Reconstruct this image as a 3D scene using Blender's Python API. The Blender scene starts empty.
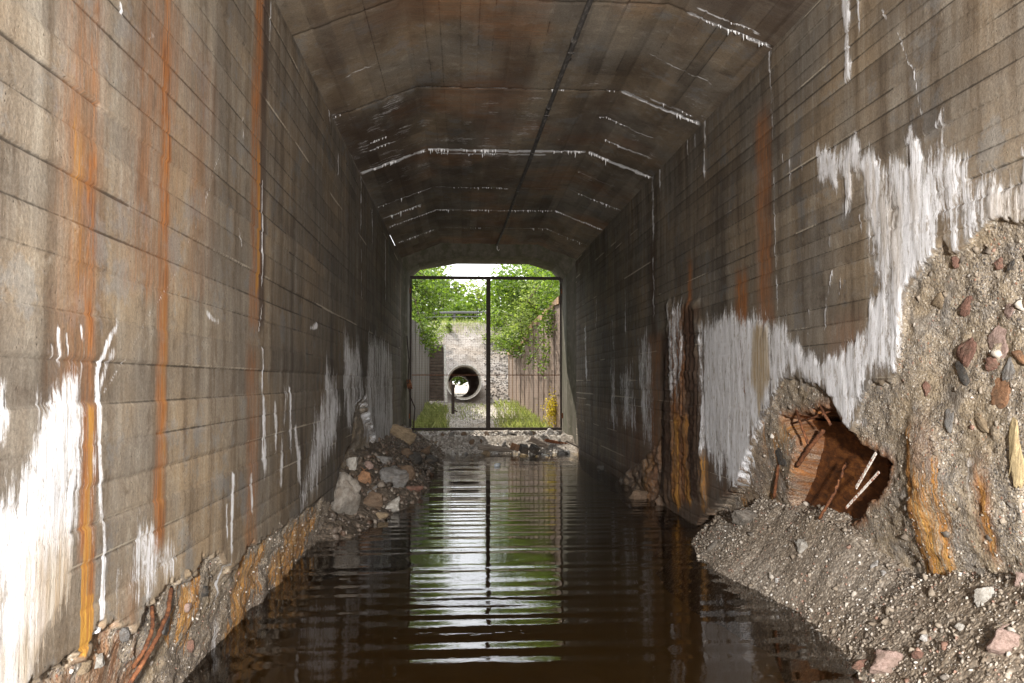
import bpy, bmesh, math, random
import numpy as np
random.seed(7); RNG = np.random.default_rng(11)
sc = bpy.context.scene
COL = sc.collection
rad = math.radians

# ------------------------------------------------------------------ camera
FOC = 850.0
PITCH = math.atan(40.5 / FOC); YAW = math.atan(50 / FOC * math.cos(PITCH))
CAM = np.array([0.0, 0.0, 1.5])
cd = bpy.data.cameras.new('camera'); cam = bpy.data.objects.new('camera', cd); COL.objects.link(cam)
cam.location = CAM; cam.rotation_euler = (rad(90) + PITCH, 0, -YAW)
cd.sensor_width = 36; cd.lens = FOC / 1024 * 36; cd.clip_start = 0.05; cd.clip_end = 1500
sc.camera = cam
# ------------------------------------------------------------------ sky, sun, exposure
SUN_EL, SUN_AZ = rad(54), rad(-48)      # azimuth from +Y, clockwise: the sun stands high to the left beyond the far mouth
w = bpy.data.worlds.new('World'); sc.world = w; w.use_nodes = True
nt = w.node_tree; sky = nt.nodes.new('ShaderNodeTexSky'); sky.sky_type = 'NISHITA'; sky.sun_disc = False
sky.sun_elevation = SUN_EL; sky.sun_rotation = SUN_AZ; sky.dust_density = 6.0; sky.air_density = 1.0; sky.ozone_density = 1.0
# thin bright cloud over most of the sky
_tc = nt.nodes.new('ShaderNodeTexCoord'); _no = nt.nodes.new('ShaderNodeTexNoise'); _no.inputs['Scale'].default_value = 2.2; _no.inputs['Detail'].default_value = 6
nt.links.new(_tc.outputs['Generated'], _no.inputs['Vector']); _mr = nt.nodes.new('ShaderNodeMapRange'); nt.links.new(_no.outputs['Fac'], _mr.inputs[0])
_mr.inputs[1].default_value = .30; _mr.inputs[2].default_value = .55; _mr.inputs[3].default_value = .55; _mr.inputs[4].default_value = 1.0
_mx = nt.nodes.new('ShaderNodeMix'); _mx.data_type = 'RGBA'; nt.links.new(_mr.outputs[0], _mx.inputs[0]); nt.links.new(sky.outputs[0], _mx.inputs[6]); _mx.inputs[7].default_value = (13.0, 13.2, 13.5, 1)
bg = nt.nodes['Background']; nt.links.new(_mx.outputs[2], bg.inputs[0]); bg.inputs[1].default_value = 0.15
sd_ = bpy.data.lights.new('sun', 'SUN'); sd_.energy = 4.2; sd_.angle = rad(0.5); sd_.color = (1.0, 0.93, 0.82)
sun = bpy.data.objects.new('sun', sd_); COL.objects.link(sun)
from mathutils import Vector
sdir = Vector((math.sin(SUN_AZ) * math.cos(SUN_EL), math.cos(SUN_AZ) * math.cos(SUN_EL), math.sin(SUN_EL)))
sun.rotation_euler = sdir.to_track_quat('Z', 'Y').to_euler()
# the photographer's flash, on a stand a few steps behind the camera: the photograph's near walls are lit by it
fl = bpy.data.lights.new('flash', 'SPOT'); fl.energy = 2650; fl.spot_size = rad(90); fl.spot_blend = .8; fl.shadow_soft_size = .12; fl.color = (1.0, .97, .93)
flo = bpy.data.objects.new('flash', fl); COL.objects.link(flo); flo.location = (.3, -2.6, 2.0); flo.rotation_euler = (rad(88), 0, rad(-4))
vs = sc.view_settings; vs.view_transform = 'Standard'; vs.look = 'None'; vs.gamma = 1.0; vs.exposure = 1.05
sc.cycles.diffuse_bounces = 6; sc.cycles.max_bounces = 12; sc.cycles.transparent_max_bounces = 16
sc.cycles.use_denoising = True; sc.cycles.caustics_reflective = False; sc.cycles.caustics_refractive = False

# ------------------------------------------------------------------ measuring helpers
_F = np.array([math.sin(YAW) * math.cos(PITCH), math.cos(YAW) * math.cos(PITCH), math.sin(PITCH)])
_R = np.array([math.cos(YAW), -math.sin(YAW), 0.0]); _U = np.cross(_R, _F)
XL, XR, ZH, ZC = -1.30, 2.45, 4.14, 4.47     # tunnel: left wall, right wall, springing height, crown height
XCL, XCR = -0.46, 1.61
Y0, Y1, YE = -0.6, 18.2, 19.9
def ray(px, py): return _F + (px - 512) / FOC * _R - (py - 341.5) / FOC * _U
def onX(px, py, X): d = ray(px, py); return CAM + d * (X / d[0])
def onZ(px, py, Z): d = ray(px, py); return CAM + d * ((Z - 1.5) / d[2])
def onY(px, py, Y): d = ray(px, py); return CAM + d * (Y / d[1])

# ------------------------------------------------------------------ noise in numpy
_T = np.random.default_rng(5).random((256, 256))
def vn(x, y):
    x = np.asarray(x, float); y = np.asarray(y, float)
    xi = np.floor(x).astype(int); yi = np.floor(y).astype(int); fx = x - xi; fy = y - yi
    fx = fx * fx * (3 - 2 * fx); fy = fy * fy * (3 - 2 * fy)
    a = _T[xi & 255, yi & 255]; b = _T[(xi + 1) & 255, yi & 255]; c = _T[xi & 255, (yi + 1) & 255]; d = _T[(xi + 1) & 255, (yi + 1) & 255]
    return (a * (1 - fx) + b * fx) * (1 - fy) + (c * (1 - fx) + d * fx) * fy
def fbm(x, y, o=4, s=0.0):
    r = 0; a = .5; t = 0
    for i in range(o):
        r = r + a * vn(x * 2 ** i + 17.3 * i + s, y * 2 ** i + 5.1 * i + s * 1.7); t += a; a *= .5
    return r / t
def ss(a, b, x): t = np.clip((x - a) / (b - a), 0, 1); return t * t * (3 - 2 * t)
def poly_sd(Y, Z, pts, mar):
    """signed distance (positive inside) to a polygon, computed only near it; -9 elsewhere"""
    P = np.array(pts, float); out = np.full(Y.shape, -9.0)
    sel = (Y > P[:, 0].min() - mar) & (Y < P[:, 0].max() + mar) & (Z > P[:, 1].min() - mar) & (Z < P[:, 1].max() + mar)
    y = Y[sel]; z = Z[sel]
    if y.size == 0: return out
    dm = np.full(y.shape, 1e9); ins = np.zeros(y.shape, bool); n = len(P)
    for i in range(n):
        a = P[i]; b = P[(i + 1) % n]; e = b - a; L = e @ e + 1e-12
        t = np.clip(((y - a[0]) * e[0] + (z - a[1]) * e[1]) / L, 0, 1)
        dm = np.minimum(dm, np.hypot(y - a[0] - t * e[0], z - a[1] - t * e[1]))
        if a[1] != b[1]:
            c = ((a[1] > z) != (b[1] > z)) & (y < (b[0] - a[0]) * (z - a[1]) / (b[1] - a[1]) + a[0]); ins ^= c
    out[sel] = np.where(ins, dm, -dm); return out
def line_d(Y, Z, pts, mar):
    P = np.array(pts, float); out = np.full(Y.shape, 9.0)
    sel = (Y > P[:, 0].min() - mar) & (Y < P[:, 0].max() + mar) & (Z > P[:, 1].min() - mar) & (Z < P[:, 1].max() + mar)
    y = Y[sel]; z = Z[sel]
    if y.size == 0: return out
    dm = np.full(y.shape, 9.0)
    for i in range(len(P) - 1):
        a = P[i]; b = P[i + 1]; e = b - a; L = e @ e + 1e-12
        t = np.clip(((y - a[0]) * e[0] + (z - a[1]) * e[1]) / L, 0, 1)
        dm = np.minimum(dm, np.hypot(y - a[0] - t * e[0], z - a[1] - t * e[1]))
    out[sel] = dm; return out

# ------------------------------------------------------------------ mesh helpers
def link(name, me, mat=None, parent=None, **props):
    o = bpy.data.objects.new(name, me); COL.objects.link(o)
    if mat is not None and me is not None and not me.materials: me.materials.append(mat)
    if parent is not None: o.parent = parent
    for k, v in props.items(): o[k] = v
    return o
def np_mesh(name, V, F, smooth=True, attrs=None):
    V = np.asarray(V, np.float32); F = np.asarray(F, np.int32); k = F.shape[1]
    me = bpy.data.meshes.new(name); me.vertices.add(len(V)); me.vertices.foreach_set('co', V.ravel())
    me.loops.add(F.size); me.loops.foreach_set('vertex_index', F.ravel())
    me.polygons.add(len(F)); me.polygons.foreach_set('loop_start', np.arange(0, F.size, k, dtype=np.int32))
    me.polygons.foreach_set('loop_total', np.full(len(F), k, np.int32))
    if smooth: me.polygons.foreach_set('use_smooth', np.ones(len(F), bool))
    for n, a in (attrs or {}).items():
        at = me.attributes.new(n, 'FLOAT', 'POINT'); at.data.foreach_set('value', np.asarray(a, np.float32).ravel())
    me.update(calc_edges=True); me.validate(); return me
def grid_faces(n, m, flip=False, keep=None):
    i, j = np.meshgrid(np.arange(n - 1), np.arange(m - 1), indexing='ij'); a = (i * m + j).ravel()
    F = np.stack([a, a + m, a + m + 1, a + 1], 1)
    if flip: F = F[:, ::-1]
    if keep is not None: F = F[keep.ravel()]
    return F
class MB:
    def __init__(s): s.v = []; s.f = []
    def add(s, v, f): b = len(s.v); s.v += [tuple(map(float, p)) for p in v]; s.f += [tuple(i + b for i in q) for q in f]; return s
    def box(s, c, size, rot=None, taper=0):
        hx, hy, hz = [q / 2 for q in size]; V = [Vector((x * hx, y * hy, z * hz)) for z in (-1, 1) for y in (-1, 1) for x in (-1, 1)]
        if rot is not None:
            from mathutils import Euler
            M = Euler(rot).to_matrix(); V = [M @ v for v in V]
        V = [v + Vector(c) for v in V]
        return s.add(V, [(0, 2, 3, 1), (4, 5, 7, 6), (0, 1, 5, 4), (2, 6, 7, 3), (0, 4, 6, 2), (1, 3, 7, 5)])
    def tube(s, pts, r, n=8, caps=True):
        pts = [Vector(p) for p in pts]; rs = r if isinstance(r, (list, tuple)) else [r] * len(pts); V = []; F = []
        for i, p in enumerate(pts):
            t = (pts[min(i + 1, len(pts) - 1)] - pts[max(i - 1, 0)]).normalized()
            up = Vector((0, 0, 1)) if abs(t.z) < .9 else Vector((1, 0, 0))
            a = t.cross(up).normalized(); b = a.cross(t)
            for k in range(n):
                an = 2 * math.pi * k / n; V.append(p + (a * math.cos(an) + b * math.sin(an)) * rs[i])
        for i in range(len(pts) - 1):
            for k in range(n): F.append((i * n + k, i * n + (k + 1) % n, (i + 1) * n + (k + 1) % n, (i + 1) * n + k))
        if caps: F.append(tuple(range(n))[::-1]); F.append(tuple((len(pts) - 1) * n + k for k in range(n)))
        return s.add(V, F)
    def mesh(s, name, smooth=False, bevel=0):
        me = bpy.data.meshes.new(name); me.from_pydata(s.v, [], s.f)
        bm = bmesh.new(); bm.from_mesh(me)
        if bevel: bmesh.ops.bevel(bm, geom=bm.edges[:], offset=bevel, segments=1, affect='EDGES')
        bmesh.ops.recalc_face_normals(bm, faces=bm.faces[:]); bm.to_mesh(me); bm.free()
        if smooth:
            for p in me.polygons: p.use_smooth = True
        return me
    def obj(s, name, mat, parent=None, smooth=False, bevel=0, **pr): return link(name, s.mesh(name, smooth, bevel), mat, parent, **pr)
def thing(name, label, cat, loc=(0, 0, 0), group=None):
    o = bpy.data.objects.new(name, None); COL.objects.link(o); o.location = loc; o.empty_display_size = .1
    o['label'] = label; o['category'] = cat
    if group: o['group'] = group
    return o
def tag(o, label, cat, group=None):
    o['label'] = label; o['category'] = cat
    if group: o['group'] = group
    return o

def hull_rock(rs, npt=16, sub=0, rough=0.0):
    """angular stone from a convex hull, unit size, returned as (verts, tris)"""
    r = np.random.default_rng(rs); p = r.normal(size=(npt, 3)); p /= np.linalg.norm(p, axis=1)[:, None]; p *= r.uniform(.75, 1.05, (npt, 1))
    p = np.clip(p, -r.uniform(.6, .85, 3), r.uniform(.6, .85, 3))
    bm = bmesh.new(); vs_ = [bm.verts.new(q) for q in p]; h = bmesh.ops.convex_hull(bm, input=vs_)
    junk = list({e for e in h['geom_interior'] + h['geom_unused'] if isinstance(e, bmesh.types.BMVert)})
    if junk: bmesh.ops.delete(bm, geom=junk, context='VERTS')
    if sub:
        bmesh.ops.bevel(bm, geom=bm.edges[:], offset=.06, segments=1, affect='EDGES')
        bmesh.ops.triangulate(bm, faces=bm.faces[:])
        bmesh.ops.subdivide_edges(bm, edges=bm.edges[:], cuts=sub, use_grid_fill=True)
        for v in bm.verts:
            n = v.co.normalized(); k = fbm(v.co.x * 3.3 + rs, v.co.y * 3.3 + v.co.z * 4.1, 5); v.co += n * float(k - .5) * rough
    bmesh.ops.triangulate(bm, faces=bm.faces[:]); bmesh.ops.recalc_face_normals(bm, faces=bm.faces[:])
    bm.verts.index_update(); V = np.array([v.co[:] for v in bm.verts]); F = np.array([[v.index for v in f.verts] for f in bm.faces]); bm.free(); return V, F
ROCKS = [hull_rock(100 + i, 9 + i % 4) for i in range(12)]
ROCK_MESH = {}
def rot_mats(n, rng):
    q = rng.normal(size=(n, 4)); q /= np.linalg.norm(q, axis=1)[:, None]; w_, x, y, z = q.T
    return np.stack([1 - 2 * (y * y + z * z), 2 * (x * y - z * w_), 2 * (x * z + y * w_), 2 * (x * y + z * w_), 1 - 2 * (x * x + z * z), 2 * (y * z - x * w_),
                     2 * (x * z - y * w_), 2 * (y * z + x * w_), 1 - 2 * (x * x + y * y)], 1).reshape(n, 3, 3)
def scatter_rocks(name, pos, size, mat, parent=None, flat=.7, kind='stuff', seed=1, **pr):
    rng = np.random.default_rng(seed); n = len(pos); M = rot_mats(n, rng); Vs = []; Fs = []; T = []; b = 0
    idx = rng.integers(0, len(ROCKS), n); tn = rng.random(n)
    for k, (rv, rf) in enumerate(ROCKS):
        s = np.where(idx == k)[0]
        if not len(s): continue
        sc3 = size[s][:, None] * rng.uniform(.6, 1.1, (len(s), 3))
        v = np.einsum('nij,nkj->nki', M[s], rv[None] * sc3[:, None, :]) + pos[s][:, None, :]
        f = rf[None] + (np.arange(len(s)) * len(rv))[:, None, None] + b
        Vs.append(v.reshape(-1, 3)); Fs.append(f.reshape(-1, 3)); T.append(np.repeat(tn[s], len(rv))); b += len(s) * len(rv)
    me = np_mesh(name, np.concatenate(Vs), np.concatenate(Fs), False, {'tone': np.concatenate(T)})
    o = link(name, me, mat, parent, **pr)
    if kind: o['kind'] = kind
    return o

# ------------------------------------------------------------------ materials
class NT:
    def __init__(s, name):
        s.m = bpy.data.materials.new(name); s.m.use_nodes = True; s.t = s.m.node_tree; s.b = s.t.nodes['Principled BSDF']; s.out = s.t.nodes['Material Output']
        s.b.inputs['Specular IOR Level'].default_value = .35
        s.tc = s.n('ShaderNodeTexCoord').outputs['Object']
    def n(s, t, **k):
        x = s.t.nodes.new(t)
        for a, v in k.items(): setattr(x, a, v)
        return x
    def put(s, sock, v):
        if hasattr(v, 'is_linked') or isinstance(v, bpy.types.NodeSocket): s.t.links.new(v, sock)
        else: sock.default_value = v
    def mapped(s, scale, vec=None, loc=(0, 0, 0)):
        x = s.n('ShaderNodeMapping'); s.put(x.inputs[0], vec or s.tc); x.inputs['Scale'].default_value = scale; x.inputs['Location'].default_value = loc; return x.outputs[0]
    def noise(s, scale, detail=4, vec=None, rough=.55, dist=0):
        x = s.n('ShaderNodeTexNoise'); s.put(x.inputs['Vector'], vec or s.tc); x.inputs['Scale'].default_value = scale; x.inputs['Detail'].default_value = detail
        x.inputs['Roughness'].default_value = rough; x.inputs['Distortion'].default_value = dist; return x.outputs['Fac']
    def vor(s, scale, vec=None, feature='F1', out='Color'):
        x = s.n('ShaderNodeTexVoronoi', feature=feature); s.put(x.inputs['Vector'], vec or s.tc); x.inputs['Scale'].default_value = scale; return x.outputs[out]
    def attr(s, name): x = s.n('ShaderNodeAttribute', attribute_name=name); return x.outputs['Fac']
    def math(s, op, a, b=0.0, c=0.0, clamp=False):
        x = s.n('ShaderNodeMath', operation=op, use_clamp=clamp); s.put(x.inputs[0], a); s.put(x.inputs[1], b); s.put(x.inputs[2], c); return x.outputs[0]
    def step(s, v, a, b, o0=0.0, o1=1.0):
        x = s.n('ShaderNodeMapRange', interpolation_type='SMOOTHSTEP'); s.put(x.inputs[0], v)
        for i, q in zip((1, 2, 3, 4), (a, b, o0, o1)): x.inputs[i].default_value = q
        return x.outputs[0]
    def mix(s, f, a, b, blend='MIX'):
        x = s.n('ShaderNodeMix', data_type='RGBA', blend_type=blend); x.clamp_factor = True
        s.put(x.inputs[0], f); s.put(x.inputs[6], (*a, 1) if isinstance(a, tuple) and len(a) == 3 else a); s.put(x.inputs[7], (*b, 1) if isinstance(b, tuple) and len(b) == 3 else b); return x.outputs[2]
    def ramp(s, v, stops, const=False):
        x = s.n('ShaderNodeValToRGB'); cr = x.color_ramp; s.put(x.inputs[0], v)
        if const: cr.interpolation = 'CONSTANT'
        while len(cr.elements) < len(stops): cr.elements.new(1)
        for e, (p, c) in zip(cr.elements, stops): e.position = p; e.color = (*c, 1)
        return x.outputs[0]
    def bump(s, h, strength=.5, dist=.01, base=None):
        x = s.n('ShaderNodeBump'); x.inputs['Strength'].default_value = strength; x.inputs['Distance'].default_value = dist; s.put(x.inputs['Height'], h)
        if base is not None: s.put(x.inputs['Normal'], base)
        return x.outputs[0]
    def fin(s, color=None, rough=.85, normal=None, metal=0.0, spec=None):
        if color is not None: s.put(s.b.inputs['Base Color'], (*color, 1) if isinstance(color, tuple) and len(color) == 3 else color)
        s.put(s.b.inputs['Roughness'], rough); s.b.inputs['Metallic'].default_value = metal
        if normal is not None: s.put(s.b.inputs['Normal'], normal)
        if spec is not None: s.b.inputs['Specular IOR Level'].default_value = spec
        return s.m

def concrete(name, streak=(1, 9, .7), plank=None, light=1.0):
    m = NT(name); fine = m.noise(75, 6, rough=.75); big = m.noise(1.3, 5, rough=.6); grit = m.noise(260, 3, rough=.7)
    st = m.noise(1.0, 6, m.mapped((1, streak[1], streak[2])), rough=.68); st2 = m.noise(1.0, 5, m.mapped((1, 46, 1.9)), rough=.68); mid = m.noise(7, 6, rough=.7, dist=.4)
    fil = m.noise(1.0, 6, m.mapped((1, 75, 4.5)), rough=.75, dist=.5); L = light
    c = m.mix(m.step(big, .38, .64), (.235 * L, .200 * L, .160 * L), (.285 * L, .215 * L, .142 * L))
    c = m.mix(m.math('MULTIPLY', m.step(st, .48, .66), .62), c, (.115 * L, .078 * L, .048 * L))
    c = m.mix(m.math('MULTIPLY', m.step(st, .48, .30), .55), c, (.40 * L, .36 * L, .30 * L))
    c = m.mix(m.math('MULTIPLY', m.step(mid, .53, .70), .42), c, (.44 * L, .40 * L, .33 * L))
    c = m.mix(m.math('MULTIPLY', m.step(mid, .46, .30), .50), c, (.10 * L, .068 * L, .045 * L))
    c = m.mix(m.math('MULTIPLY', m.step(m.noise(2.6, 6, rough=.72), .52, .64), .6), c, (.24 * L, .24 * L, .235 * L))
    c = m.mix(1.0, c, m.ramp(m.attr('tone'), [(0, (.42, .39, .37)), (.5, (1, 1, 1)), (1, (1.45, 1.40, 1.3))]), 'MULTIPLY')
    c = m.mix(m.math('MULTIPLY', m.attr('depth_tone'), m.step(m.noise(2.1, 5, rough=.65), .3, .6, .75, 1.0)), c, m.mix(1.0, c, (.38, .385, .40), 'MULTIPLY'))  # multiplies the concrete darker and slightly cooler, by depth along the tunnel
    g = m.math('MULTIPLY', m.step(fine, .32, .68, .80, 1.18), m.step(grit, .3, .7, .90, 1.10)); gx = m.n('ShaderNodeCombineColor')
    for i in range(3): m.put(gx.inputs[i], g)
    c = m.mix(1.0, c, gx.outputs[0], 'MULTIPLY')
    pit = m.step(m.vor(30, feature='F1', out='Distance'), .13, .06); c = m.mix(m.math('MULTIPLY', pit, m.step(mid, .45, .6)), c, (.05, .04, .03))
    # joints, with broken pale lime along some of them
    jn = m.math('ADD', m.attr('joint'), m.math('MULTIPLY', m.math('SUBTRACT', m.noise(22, 5, rough=.7), .5), .9))
    c = m.mix(m.math('MULTIPLY', m.step(jn, .30, .75), .80), c, (.030, .022, .015))
    lip = m.math('ADD', m.attr('lip'), m.math('MULTIPLY', m.math('SUBTRACT', m.noise(30, 5, rough=.75), .5), 1.3)); c = m.mix(m.math('MULTIPLY', m.step(lip, .5, .85), .75), c, (.50, .44, .35))
    # spalled core: grey mortar with coloured aggregate
    v = m.n('ShaderNodeTexVoronoi'); m.put(v.inputs['Vector'], m.tc); v.inputs['Scale'].default_value = 55; v2 = m.n('ShaderNodeTexVoronoi'); m.put(v2.inputs['Vector'], m.tc); v2.inputs['Scale'].default_value = 150
    sep = m.n('ShaderNodeSeparateColor'); m.put(sep.inputs[0], v.outputs['Color']); sep2 = m.n('ShaderNodeSeparateColor'); m.put(sep2.inputs[0], v2.outputs['Color'])
    agg = m.ramp(sep.outputs[0], [(0, (.09, .08, .075)), (.2, (.27, .23, .19)), (.5, (.42, .37, .30)), (.68, (.36, .18, .12)), (.76, (.24, .22, .205)), (.92, (.62, .58, .50))], True)
    sand = m.ramp(sep2.outputs[0], [(0, (.11, .09, .07)), (.18, (.30, .245, .18)), (.6, (.38, .32, .25)), (.85, (.22, .19, .165)), (.94, (.58, .54, .48))], True)
    core = m.mix(m.math('MULTIPLY', m.step(v.outputs['Distance'], .42, .30), m.step(sep.outputs[1], .35, .4)), sand, agg)
    core = m.mix(m.math('MULTIPLY', m.step(m.noise(3.1, 5), .45, .66), .45), core, (.36, .27, .16)); core = m.mix(m.math('MULTIPLY', m.step(m.noise(5.1, 5), .52, .66), .5), core, (.25, .235, .22))
    core = m.mix(m.math('MULTIPLY', m.step(m.noise(60, 5, rough=.8), .55, .7), .6), core, (.06, .05, .04))
    c = m.mix(m.step(m.attr('spall'), .35, .6), c, core)
    # rust: soft edged, in fine vertical runs
    rn = m.math('MULTIPLY', m.attr('rust'), m.math('MULTIPLY', m.step(st2, .25, .60, .30, 1.15), m.step(m.noise(4.0, 6, m.mapped((1, 2, .9)), rough=.7, dist=.5), .34, .60, .50, 1.15)))
    c = m.mix(m.math('MULTIPLY', rn, .86, clamp=True), c, m.mix(m.step(fil, .35, .65), (.44, .17, .045), (.17, .065, .025)))
    dn = m.math('MULTIPLY', m.attr('dark'), m.step(st2, .2, .6, .55, 1.1))
    c = m.mix(m.math('MULTIPLY', dn, .9, clamp=True), c, (.050, .024, .013))
    on = m.math('ADD', m.attr('orange'), m.math('MULTIPLY', m.math('SUBTRACT', fil, .5), 1.9))
    oc = m.mix(m.step(st2, .35, .65), m.mix(m.step(fil, .4, .62), (.72, .40, .06), (.50, .22, .035)), (.40, .17, .04))
    c = m.mix(m.math('MULTIPLY', m.step(on, .36, .80), .90), c, oc)
    # calcite
    vein = m.noise(1.0, 6, m.mapped((1, 24, 2.0)), rough=.72, dist=.7)
    wn = m.math('ADD', m.math('ADD', m.attr('white'), m.math('MULTIPLY', m.math('SUBTRACT', vein, .495), 1.8)), m.math('ADD', m.math('MULTIPLY', m.math('SUBTRACT', fil, .5), .9), m.math('MULTIPLY', m.math('SUBTRACT', m.noise(20, 7, m.mapped((1, 1.6, .8)), rough=.8, dist=.6), .5), 1.5)))
    wm = m.math('MULTIPLY', m.step(wn, .34, .78), m.step(m.attr('white'), .02, .14))
    wc = m.ramp(m.noise(1.0, 6, m.mapped((1, 38, 2.4)), rough=.8, dist=.5), [(.28, (.30, .27, .24)), (.40, (.62, .61, .61)), (.50, (.86, .86, .89))])
    wc = m.mix(m.math('MULTIPLY', m.attr('stain'), 1.0, clamp=True), wc, m.mix(m.step(st2, .4, .6), (.40, .27, .13), (.55, .47, .36)))
    wc = m.mix(m.math('MULTIPLY', m.step(m.noise(11, 6, m.mapped((1, 2.2, .6)), rough=.75, dist=.8), .52, .64), .75), wc, (.36, .30, .235))
    c = m.mix(m.math('MULTIPLY', wm, m.step(wn, .4, .95, .40, 1.0)), c, wc)
    h = m.math('ADD', m.math('MULTIPLY', fine, .8), m.math('MULTIPLY', mid, .9))
    h = m.math('ADD', h, m.math('MULTIPLY', wm, m.math('MULTIPLY', fil, 1.2))); h = m.math('ADD', h, m.math('MULTIPLY', pit, -.6))
    h = m.math('ADD', h, m.math('MULTIPLY', m.attr('spall'), m.math('ADD', m.math('MULTIPLY', v.outputs['Distance'], -.9), m.math('MULTIPLY', v2.outputs['Distance'], -.35))))
    return m.fin(c, m.math('SUBTRACT', .86, m.math('MULTIPLY', wm, .22)), m.bump(h, .55, .009))
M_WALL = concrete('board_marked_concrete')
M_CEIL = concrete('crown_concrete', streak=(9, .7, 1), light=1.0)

def stone_mat(name, cols, scale=14, rough=.85, tone=True):
    m = NT(name); base = m.ramp(m.attr('tone'), cols, True) if tone else (*cols[0][1], 1)
    n1 = m.noise(scale * .35, 7, rough=.72); n2 = m.noise(scale * 2.5, 5, rough=.75); n3 = m.noise(scale * .12, 4)
    c = m.mix(m.math('MULTIPLY', m.step(n1, .42, .62), .6), base, m.mix(1.0, base, (.42, .37, .32), 'MULTIPLY'))
    c = m.mix(m.math('MULTIPLY', m.step(n2, .50, .68), .5), c, m.mix(.5, base, (.58, .53, .47))); c = m.mix(m.math('MULTIPLY', m.step(n2, .46, .34), .5), c, (.06, .05, .04))
    c = m.mix(m.math('MULTIPLY', m.step(n3, .45, .65), .45), c, (.16, .12, .085))
    return m.fin(c, rough, m.bump(m.math('ADD', n1, m.math('MULTIPLY', n2, .5)), .8, .02 if not tone else .006))
M_GRAVEL = stone_mat('mixed_rubble_gravel', [(0, (.15, .13, .11)), (.15, (.30, .25, .195)), (.42, (.40, .345, .28)), (.6, (.25, .21, .17)), (.74, (.34, .20, .15)), (.80, (.50, .45, .39)), (.95, (.68, .65, .60))])
M_BALLAST = stone_mat('grey_ballast', [(0, (.12, .11, .10)), (.3, (.22, .20, .185)), (.55, (.31, .285, .265)), (.8, (.17, .15, .14)), (.93, (.42, .40, .37))])
M_PALEG = stone_mat('pale_gravel', [(0, (.26, .24, .22)), (.3, (.38, .355, .325)), (.55, (.50, .47, .44)), (.8, (.30, .27, .25)), (.92, (.66, .64, .61))])
M_DARKGRAVEL = stone_mat('dark_wet_rubble', [(0, (.06, .045, .035)), (.3, (.12, .09, .07)), (.6, (.17, .13, .10)), (.8, (.10, .06, .04)), (.93, (.28, .24, .20))], rough=.5)
def solid_stone(name, c, rough=.85, scale=14): return stone_mat(name, [(0, c)], scale, rough, tone=False)
S = {'grey': solid_stone('grey_stone', (.25, .24, .23)), 'pale': solid_stone('pale_stone', (.55, .52, .47)), 'white': solid_stone('white_stone', (.68, .66, .64)),
     'pink': solid_stone('pink_stone', (.44, .31, .265)), 'red': solid_stone('red_stone', (.28, .145, .105)), 'orange': solid_stone('orange_stone', (.40, .21, .11)),
     'dark': solid_stone('dark_stone', (.07, .065, .06)), 'brown': solid_stone('brown_stone', (.19, .125, .08)), 'tan': solid_stone('tan_stone', (.36, .27, .17)),
     'crust': solid_stone('calcite_rubble', (.29, .26, .225), scale=26), 'yellow': solid_stone('yellow_stone', (.62, .48, .26))}
def ground_mat(name, a, b, c3, scale=30):
    m = NT(name); v = m.n('ShaderNodeTexVoronoi'); m.put(v.inputs['Vector'], m.tc); v.inputs['Scale'].default_value = scale
    sep = m.n('ShaderNodeSeparateColor'); m.put(sep.inputs[0], v.outputs['Color'])
    c = m.ramp(sep.outputs[0], [(0, a), (.5, b), (.85, c3)]); c = m.mix(m.step(m.noise(.8, 4), .4, .65), c, m.mix(1.0, c, (.8, .74, .66), 'MULTIPLY'))
    c = m.mix(m.math('MULTIPLY', m.step(v.outputs['Distance'], .35, .7), .5), c, (.10, .085, .07))
    return m.fin(c, .9, m.bump(m.math('ADD', m.math('MULTIPLY', v.outputs['Distance'], -1.0), m.noise(60, 3)), .45, .012))
M_GROUND = ground_mat('gravel_ground', (.26, .23, .20), (.38, .34, .30), (.50, .47, .43), 22)
M_EMB = stone_mat('embankment_gravel', [(0, (.20, .18, .165))], 9, tone=False)
M_BANK = ground_mat('bank_grit', (.20, .165, .13), (.30, .25, .20), (.42, .37, .31), 55)
M_SILT = NT('pond_bed_silt').fin((.30, .235, .13), .9)
def rust_mat():
    m = NT('rusty_iron'); n = m.noise(40, 5, rough=.7)
    c = m.ramp(n, [(.32, (.045, .022, .014)), (.5, (.14, .052, .022)), (.68, (.27, .11, .045))]); return m.fin(c, .85, m.bump(n, .8, .004))
M_RUST = rust_mat()
def rust_plate():
    m = NT('rust_stained_steel'); n = m.noise(1.0, 5, m.mapped((9, 9, 26)), rough=.75, dist=.4)
    c = m.ramp(n, [(.3, (.035, .014, .007)), (.5, (.13, .045, .013)), (.7, (.30, .115, .03))]); return m.fin(c, .6, m.bump(n, .5, .01))
M_PLATE = rust_plate()
M_BLACK = NT('blackened_iron'); _n = M_BLACK.noise(60, 4); M_BLACK = M_BLACK.fin(M_BLACK.ramp(_n, [(.35, (.018, .015, .013)), (.7, (.06, .04, .03))]), .75, M_BLACK.bump(_n, .5, .003))
M_CABLE = NT('weathered_conduit'); _n = M_CABLE.noise(1, 6, M_CABLE.mapped((40, 9, 40)), rough=.7)
M_CABLE = M_CABLE.fin(M_CABLE.ramp(_n, [(.35, (.05, .045, .042)), (.55, (.09, .083, .078)), (.72, (.30, .28, .26))]), .7, M_CABLE.bump(_n, .6, .004))
M_CALC = NT('calcite'); _n = M_CALC.noise(30, 5); M_CALC = M_CALC.fin(M_CALC.ramp(_n, [(.35, (.42, .40, .38)), (.6, (.78, .78, .79))]), .6, M_CALC.bump(_n, .5, .004))
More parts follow.
